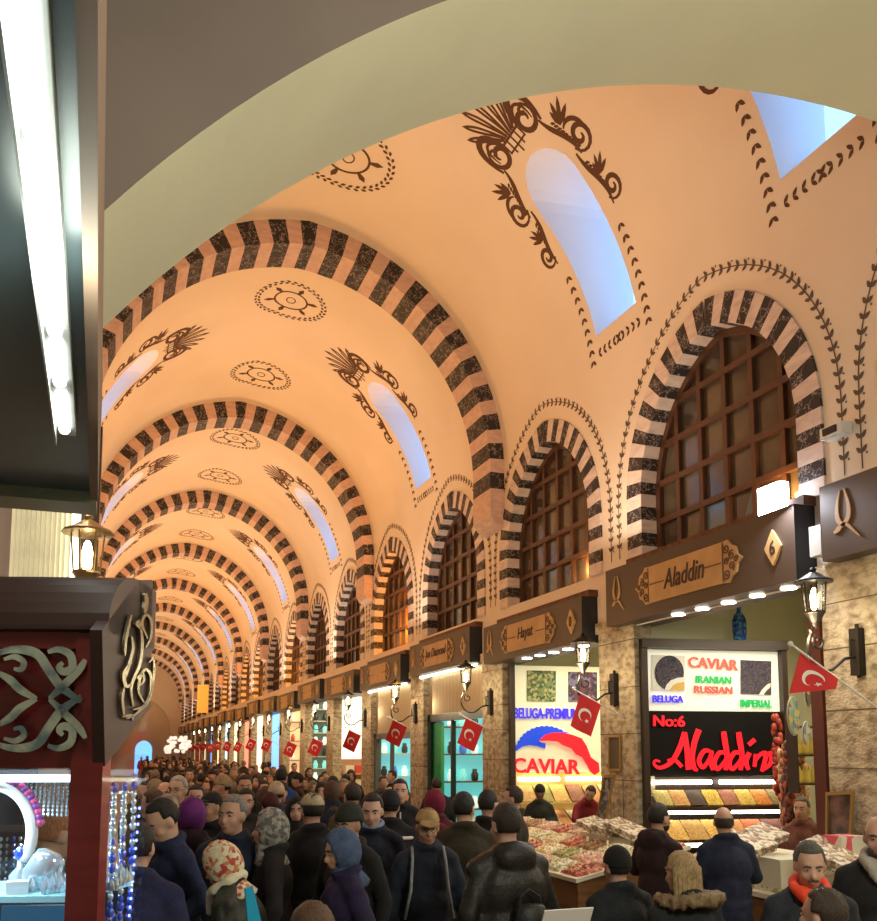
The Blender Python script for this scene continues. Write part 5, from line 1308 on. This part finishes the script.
    if head == 'hood' or 'furhood' in extras:
        fb = MB()
        for i in range(18):
            a = -.3+(PI+.6)*i/17; a2 = -.3+(PI+.6)*(i+1)/17; f = lambda a: T((.17*math.cos(a), -.03-.13*math.sin(a)-.02, 1.475+.015*math.sin(a)))
            cap(fb, f(a), f(a2), .045, .045, 8)
        parts.append(('fur_trim', union(fb, .016, 'fur_trim', hairm((.30, .20, .10)), 1, (.028, 26))))
    if 'scarf' in extras:
        fb = MB()
        for i in range(14):
            a = 2*PI*i/14; a2 = 2*PI*(i+1)/14; f = lambda a: T((.085*math.cos(a), .105*math.sin(a)*.9+.01, 1.50-.035*math.sin(a)))
            cap(fb, f(a), f(a2), .034, .034, 8)
        cap(fb, T((-.03, .10, 1.47)), T((-.02, .14, 1.38)), .04, .03, 8); cap(fb, T((.04, .10, 1.47)), T((.02, .14, 1.40)), .04, .03, 8)
        parts.append(('neck_scarf', union(fb, .013, 'neck_scarf', extras_m.get(label, hm_), 2, (.012, 16))))
    if 'shirt' in extras:
        fb = MB(); fb.tube([T((.072*math.cos(a), .070*math.sin(a)-.008, 1.522-.022*math.sin(a))) for a in [2*PI*i/16 for i in range(17)]], .019, 7); parts.append(('shirt', fb.mesh('shirt', extras_m.get(label, M['white']), True)))
    if 'moustache' in extras:
        fb = MB(); cap(fb, h((-.024, .094, -.056)), h((0, .101, -.050)), .006, .008, 6); cap(fb, h((.024, .094, -.056)), h((0, .101, -.050)), .006, .008, 6); parts.append(('moustache', fb.mesh('moustache', hairm(hairc), True)))
    if 'beard' in extras:
        parts.append(('beard', shell_mesh('beard', hairm(hairc), H, (0, .022, -.055), (.064, .074, .072), lambda d: d.z < -.02 and not (d.y > .8 and d.z > -.35), .8, .04, 12)))
    if 'glasses' in extras:
        fb = MB()
        for sg in (1, -1): fb.tube([h((sg*.031+.021*math.cos(a), .101, .002+.017*math.sin(a))) for a in [2*PI*i/12 for i in range(13)]], .002, 4); fb.tube([h((sg*.052, .099, .006)), h((sg*.078, .0, .006))], .002, 4)
        fb.tube([h((-.010, .102, .004)), h((.010, .102, .004))], .002, 4); parts.append(('glasses', fb.mesh('glasses', M['ink'])))
    if 'band' in extras:
        fb = MB(); fb.tube([T((.19*math.cos(a)*w, .135*math.sin(a)-.005, 1.36)) for a in [PI+.1+(PI-.2)*i/14 for i in range(15)]], .016, 6); parts.append(('reflective_band', fb.mesh('band', M['white'], True)))
    if 'zip' in extras:
        fb = MB(); fb.tube([T((0, .145*w, z)) for z in (1.42, 1.3, 1.15, 1.0)], .008, 5); parts.append(('zip', fb.mesh('zip', M['white'])))
    if 'straps' in extras:
        for sg in (1, -1):
            fb = MB(); fb.tube([T((sg*.10, -.10, 1.44)), T((sg*.11, .02, 1.475)), T((sg*.115, .10, 1.40)), T((sg*.13, .145, 1.2)), T((sg*.17, .12, 1.0))], .012, 6); parts.append(('strap', fb.mesh('strap', extras_m.get(label, cm((.35, .38, .42))), True)))
    for n_, me in parts: link(me, n_, r)

    return r, T, s
extras_m = {}
def P_(label, x, y, d, heading, **k):
    p = at(x, y, d); return person(label, (p.x, p.y), heading, p.z, vox=.011 if d < 7.6 else (.016 if d < 10 else .024), **k)
FX = lambda: None
M['floral'] = lumps('floral_scarf', [(.75, .66, .45), (.55, .08, .06), (.70, .62, .42), (.60, .25, .12), (.80, .74, .55)], 42, .1, .8)
M['greyscarf'] = lumps('grey_pattern_scarf', [(.28, .27, .25), (.14, .13, .13), (.40, .38, .34)], 40, .1, .8)
NAVY = (.012, .022, .055); BLK = (.010, .010, .012); BRN = (.030, .022, .014)
E = extras_m
l = 'person bending forward in red and cream floral headscarf, dark green coat and cream scarf'; E[l] = mat('cream_scarf', (.82, .78, .58), .8)
A_, TA_, sA = P_(l, 212, 843, 5.0, 60, coat=(.018, .024, .014), head='scarf', scarfm=M['floral'], lean=16, look=18, skin=2, arms=('bent', 'bent'), extras=('scarf',), coat_len=.62, kind='l', wide=1.05)
P_('person in shiny purple headscarf and long dark plum coat seen from behind', 193, 797, 6.6, -18, coat=(.025, .010, .022), head='scarf', headc=(.16, .018, .20), coat_len=.45, wide=1.05, extras=('hoodback',), arms=('pocket', 'pocket'), look=5)
P_('man with short grey hair and navy jacket looking towards the right', 233, 795, 6.0, 150, coat=NAVY, hair='grey', hairc=(.30, .29, .27), skin=0, wide=1.1, arms=('pocket', 'pocket'), yaw=-8, )
P_('young person with black hair and blue jacket looking down at the left', 153, 802, 5.5, 115, coat=(.014, .028, .09), hairc=(.012, .010, .010), look=26, lean=8, arms=('hold', 'hold'), skin=2)
P_('woman in grey patterned headscarf in profile facing left', 270, 808, 5.9, 78, coat=(.014, .011, .014), head='scarf', scarfm=M['greyscarf'], skin=2, coat_len=.5)
P_('man from behind in cream baseball cap and dark coat', 312, 792, 6.8, 10, coat=(.012, .012, .016), head='cap', headc=(.55, .45, .30), wide=1.1, coat_len=.6)
P_('older man in dark green knit hat looking left behind the blue headscarf', 347, 802, 6.0, 130, coat=BLK, head='beanie', headc=(.022, .030, .024), skin=1, look=8)
l = 'young man with black hair, pale blue shirt and navy overcoat'; E[l] = cm((.30, .38, .60))
P_(l, 372, 794, 6.9, 158, coat=(.010, .014, .035), hairc=(.012, .009, .008), skin=2, extras=('shirt',), look=12, coat_len=.5, wide=1.05)
P_('woman in plain slate blue headscarf and deep purple coat', 336, 829, 5.3, 95, coat=(.022, .014, .070), head='scarf', headc=(.075, .12, .24), skin=2, look=14, wide=1.12, coat_len=.45, arms=('pocket', 'pocket'))
P_('top of a brown haired head at the bottom edge, nearest of all', 312, 903, 3.3, 0, coat=BRN, hair='long', hairc=(.13, .06, .025))
l = 'man in glasses and beige cap with navy jacket and backpack straps'
P_(l, 428, 808, 6.3, 168, coat=(.018, .026, .050), head='cap', headc=(.50, .33, .14), skin=1, extras=('glasses', 'straps'), look=10, arms=('down', 'down'), step=.15)
P_('bulky man in long black hooded coat seen from behind at the centre', 505, 803, 5.4, 8, coat=(.014, .012, .012), wide=1.25, coat_len=.45, extras=('hoodback',), kind='l', hairc=(.03, .02, .016), arms=('down', 'down'), step=.1)
P_('man from behind in olive brown coat with thick black hair', 464, 792, 7.0, -12, coat=(.038, .030, .014), hairc=(.010, .010, .012), wide=1.2, coat_len=.6, yaw=-30)
P_('dark haired person in profile behind the black hooded coat', 489, 790, 7.9, -60, coat=BLK, hairc=(.012, .010, .012), skin=0)
P_('woman in wine red headscarf and maroon coat facing away', 434, 789, 8.6, 5, coat=(.10, .012, .025), head='scarf', headc=(.22, .012, .045))
P_('young man in black jacket with white zip standing by the pillar', 400, 779, 9.6, 165, coat=(.012, .014, .022), hairc=(.02, .012, .01), extras=('zip',), arms=('bent', 'down'), skin=2)
P_('person in black cap and black jacket with white band across the back', 390, 789, 7.9, -15, coat=BLK, head='beanie', headc=(.012, .014, .022), extras=('band',), wide=1.1)
P_('man with dark curly hair and olive coat seen from behind', 352, 783, 9.0, 10, coat=(.10, .075, .035), hairc=(.03, .02, .015), wide=1.1)
P_('tall person in bright blue jacket before the lit shops', 282, 768, 13.0, -30, coat=(.012, .07, .35), hairc=(.012, .010, .010), wide=1.1)
P_('person in bright red jacket before the shop of glass lamps', 322, 782, 12.0, 160, coat=(.55, .02, .025), head='scarf', headc=(.03, .03, .035), skin=2)
P_('person in grey vest with turquoise sleeves near the lit shops', 333, 776, 13.4, 0, coat=(.10, .28, .28), hairc=(.02, .015, .012))
P_('person in pale cream knit hat in the crowd', 276, 781, 10.2, 20, coat=(.03, .04, .09), head='beanie', headc=(.62, .48, .34))
P_('person in dark red and black hat in the crowd', 270, 792, 8.9, 10, coat=BLK, head='beanie', headc=(.08, .015, .015))
P_('woman in black headscarf facing the camera in the crowd', 296, 796, 8.3, 172, coat=BLK, head='scarf', headc=(.014, .012, .014), skin=0)
P_('man with white hair in glasses further back in the crowd', 178, 776, 8.7, 150, coat=BRN, hair='grey', hairc=(.55, .50, .42), extras=('glasses',), skin=0)
P_('balding man in the crowd behind the purple headscarf', 165, 781, 9.2, 170, coat=BLK, hair='bald', hairc=(.10, .08, .06), skin=0)
P_('person with sandy fair hair at the left of the crowd', 155, 779, 9.6, 20, coat=BRN, hairc=(.35, .25, .14))
P_('person with reddish brown curly hair in the crowd', 152, 790, 8.0, 70, coat=(.05, .03, .02), hair='long', hairc=(.10, .05, .025))
P_('person in pale grey knit hat in the crowd', 167, 794, 7.2, 20, coat=BRN, head='beanie', headc=(.40, .34, .28))
P_('person with dark eyes and black hair between grey haired men', 196, 785, 8.9, 175, coat=BLK, hairc=(.015, .01, .01), skin=0)
P_('person in flat black cap behind the grey haired man', 211, 791, 7.7, 130, coat=BLK, head='cap', headc=(.012, .012, .014), skin=1)
P_('person in tan hood in the crowd', 222, 774, 10.9, 90, coat=(.35, .24, .14), head='beanie', headc=(.42, .30, .18))
P_('man with brown face and black hair beside the tan hood', 245, 775, 10.0, 178, coat=BLK, skin=1)
P_('young woman with dark hair facing the camera in the crowd', 246, 789, 8.8, 175, coat=(.03, .02, .02), hair='long', hairc=(.03, .018, .012), skin=0)
l = 'seller in black knit hat behind the caviar counter'
P_(l, 540, 784, 13.6, 100+60, coat=(.012, .016, .014), head='beanie', headc=(.012, .012, .012), skin=3, arms=('bent', 'bent'), look=10)
P_('seller in maroon jacket bending over the caviar counter', 592, 787, 13.3, 175, coat=(.24, .010, .022), hairc=(.03, .018, .012), lean=22, look=25, arms=('reach', 'reach'), extras=('beard',), yaw=-30)
P_('customer in dark plum jacket with grey hood in profile before Aladdin', 659, 803, 7.4, -75, coat=(.030, .010, .014), hairc=(.02, .014, .012), skin=0, extras=('beard', 'hoodback'), wide=1.1, arms=('bent', 'bent'))
P_('customer in dark blue jacket facing the spice shelves', 723, 806, 7.2, -12, coat=(.010, .018, .055), hair='bald', hairc=(.05, .035, .025), yaw=-15, wide=1.1, arms=('bent', 'bent'))
P_('woman in black knit hat and black padded coat near the counter', 616, 845, 5.4, 5, coat=(.010, .013, .020), head='beanie', headc=(.008, .008, .009), wide=1.12, puffy=1, coat_len=.5, arms=('pocket', 'pocket'))
P_('blonde woman in black coat with fur trimmed hood', 680, 852, 4.9, 5, coat=(.010, .013, .018), hair='long', hairc=(.50, .34, .16), wide=1.15, extras=('furhood',), coat_len=.5, puffy=1)
l = 'man with grey hair, moustache and bright orange neck scarf'; E[l] = mat('orange_scarf', (.85, .07, .02), .8)
P_(l, 810, 843, 4.7, 150, coat=(.022, .028, .040), hair='grey', hairc=(.10, .095, .08), skin=0, extras=('moustache', 'scarf'), look=14, wide=1.12)
P_('small person with tousled dark hair and blue collar in the right foreground', 822, 888, 3.7, 20, coat=(.015, .07, .22), hairc=(.05, .028, .016), wide=.95, extras=('hoodback',))
l = 'balding man in black jacket with pale hood cut by the right edge'; E[l] = cm((.5, .46, .4))
P_(l, 878, 815, 5.2, 135, coat=(.012, .012, .014), hair='bald', hairc=(.10, .06, .04), skin=0, extras=('beard', 'scarf'), wide=1.1, look=6)
P_('seller whose grey haired face shows beside the maroon post', 801, 797, 9.1, 120, coat=(.25, .1, .08), hair='grey', hairc=(.16, .15, .13), skin=0)
P_('person with orange hair in slate blue jacket seen through the cabinet glass', 62, 808, 4.7, -60, coat=(.05, .09, .16), hairc=(.5, .16, .04), lean=18)
P_('person in dark blue coat standing right behind the cabinet', 139, 822, 4.6, -20, coat=(.018, .022, .09), hairc=(.02, .012, .01), wide=1.1)
P_('person with brown hair facing left before the pillar at the caviar shop', 512, 786, 9.0, 60, coat=BRN, hairc=(.04, .02, .012))
# things carried
def bag_me(w, d, h, m):
    b = MB(); b.lathe([(w*.38, 0), (w*.5, h*.08), (w*.52, h*.5), (w*.44, h*.92), (w*.3, h)], n=16, sy=d/w); return b.mesh('bag', m, True)
r = thing('shoulder_bag', 'black quilted handbag hanging at the hip of the black hooded coat', 'bag', at(531, 915, 5.1)+Vector((0, 0, -.12))); link(bag_me(.20, .11, .18, cm((.010, .010, .012), 'l')), 'bag_body', r)
b = MB(); b.tube([(-.07, 0, .14), (-.06, .01, .22), (0, .02, .26), (.06, .01, .22), (.07, 0, .14)], .008, 5); b.obj('bag_strap', cm((.02, .02, .02), 'l'), r)
b = MB(); b.prism([(-.04, .10), (.0, .11), (.07, -.16), (-.01, -.18)], lambda u, v, w: Vector((u, w, v)), -.02, .02); o = b.obj('folded_bag', mat('cyan_bag', (.01, .42, .75), .5), loc=at(252, 908, 4.6)); tag(o, 'bright cyan folded bag under the arm of the bending person', 'bag')
r = thing('carrier_bag', 'blue and white plastic carrier bag beside the wooden counter', 'bag', at(536, 918, 5.6)+Vector((0, 0, -.1))); link(bag_me(.2, .12, .26, mat('bag_blue', (.01, .04, .5), .4)), 'bag_body', r)
b = MB(); b.box(-.02, .07, -.066, -.06, .12, .26); b.obj('white_patch', M['white'], r)
b = MB(); b.box(-.14, .14, -.004, .004, -.1, .1); o = b.obj('paper_sheet', M['white'], loc=at(565, 925, 4.6)); o.rotation_euler.x = .5; tag(o, 'white paper sheet low at the bottom edge before the black knit hat', 'paper')
# ------------------------------------------------------------------ the packed crowd down the hall
protos = []
cols_ = [(.014, .014, .018), (.035, .024, .014), (.012, .018, .045), (.05, .012, .015), (.030, .030, .028), (.012, .012, .012), (.08, .055, .03), (.02, .03, .05)]
specs = [dict(), dict(hair='grey', hairc=(.3, .28, .25)), dict(head='scarf', headc=(.10, .06, .05)), dict(head='beanie', headc=(.03, .03, .035)), dict(hair='long', hairc=(.06, .035, .02)), dict(hair='bald', hairc=(.05, .04, .03)),
         dict(head='scarf', headc=(.25, .20, .16)), dict(hairc=(.07, .04, .02))]
lab = 'person in winter clothes, one of the packed crowd far down the hall'
used = []
for o in C.objects:
    if o.get('category') == 'person': used.append((o.location.x, o.location.y))
RC = random.Random(11)
def crowd_spot(y0, y1):
    for _ in range(400):
        y = y0+(y1-y0)*RC.random(); x = -.25+5.3*RC.random()
        if y < 13.2 and x > 3.8: continue
        px = CX+F_PX*math.tan(math.atan2(x, y)-YAW)
        if px < 143: continue
        if y < 12 and not (145 < px < 470): continue
        if all(math.hypot(x-a, y-b) > .52 for a, b in used): used.append((x, y)); return x, y
    return None
k = 0
for y0, y1, n in ((10.5, 14, 16), (14, 19, 26), (19, 27, 30), (27, 38, 30), (38, 55, 28), (55, 80, 20)):
    for _ in range(n):
        p = crowd_spot(y0, y1)
        if not p: continue
        hz = RC.uniform(1.58, 1.80); hd = RC.choice([0, 180, 175, -170, 10, -20, 150, 90]) + RC.uniform(-20, 20)
        if len(protos) < 8:
            i = len(protos); r, _T, s = person(lab, p, hd, hz, coat=cols_[i], vox=.026, skin=[0, 1, 2, 0][i % 4], group='packed crowd down the hall', brow=i % 2 == 0, wide=1.05, **specs[i]); protos.append((r, s, hz))
        else:
            r0, s, h0 = protos[k % 8]; c = dup(r0, (p[0], p[1], 0), rz=math.radians(hd)); q = s*hz/h0; c.scale = (q, q, q)
        k += 1
bpy.data.scenes.remove(TS)
# ------------------------------------------------------------------ lights of the hall
def area(name, loc, d, size, col, p, sy=None, spread=None):
    l = bpy.data.lights.new(name, 'AREA'); l.color = col; l.energy = p; l.size = size
    if sy: l.shape = 'RECTANGLE'; l.size_y = sy
    if spread: l.spread = spread
    o = bpy.data.objects.new(name, l); C.objects.link(o); o.location = loc
    o.rotation_euler = Vector(d).to_track_quat('-Z', 'Y').to_euler(); return o
def point(name, loc, col, p, r=.05):
    l = bpy.data.lights.new(name, 'POINT'); l.color = col; l.energy = p; l.shadow_soft_size = r
    o = bpy.data.objects.new(name, l); C.objects.link(o); o.location = loc; return o
for n in range(-1, N_RIB):
    y = Y_RIB+n*D_RIB+D_RIB/2
    area('uplight', (XL+.35, y, 4.6), (.55, 0, 1), .5, (1, .46, .10), 172)
    area('uplight', (XR-.65, y, 4.45), (-.45, 0, 1), .5, (1, .80, .60), 42 if n < 1 else 80)
for k in range(K0, 12):
    y = W0+k*WS
    area('shop_light', (7.2, y, 3.6 if k < 4 else 4.2), (0, 0, -1), 1.6, (1, .88, .62), 62 if k < 4 else 80)
area('floodlight_glow', (5.6, 6.42, 4.45), (-.5, -.2, -.8), .2, (.85, .9, 1), 30)
o = area('cabinet_light', C0-ca_*.3+cb_*.12+Vector((0, 0, 2.07)), (.05, .0, -1), .4, (.6, .82, 1), 5, .1)
point('awning_glow', (-.1, 1.6, 2.9), (.9, 1, .85), 8, .1)

point('near_fill', (2.6, .6, 3.6), (1, 1, .80), 300, .4)  # added fill to brighten the near arch, no fixture behind it
for k in (3, 6, 8, 9, 11): point('sodium_lamp', (XR+.10, W0+k*WS-.95, ZSILL+.45), (1, .36, .05), 230, .07)
for k in (0, 1): point('sodium_lamp', (XR+.12, W0+k*WS-.9, ZSILL+.2), (1, .55, .2), 22, .06)

for i in range(0, 9):
    point('lantern_lamp', (LX-.12, 5.87+WS*i, 3.1), (1, .82, .52), 24, .08)
    if i: point('left_fill', (XL+.35, 5.2+WS*i, 3.2), (1, .80, .55), 34, .15)  # added fill lighting the crowd from the left, no fixtures modelled
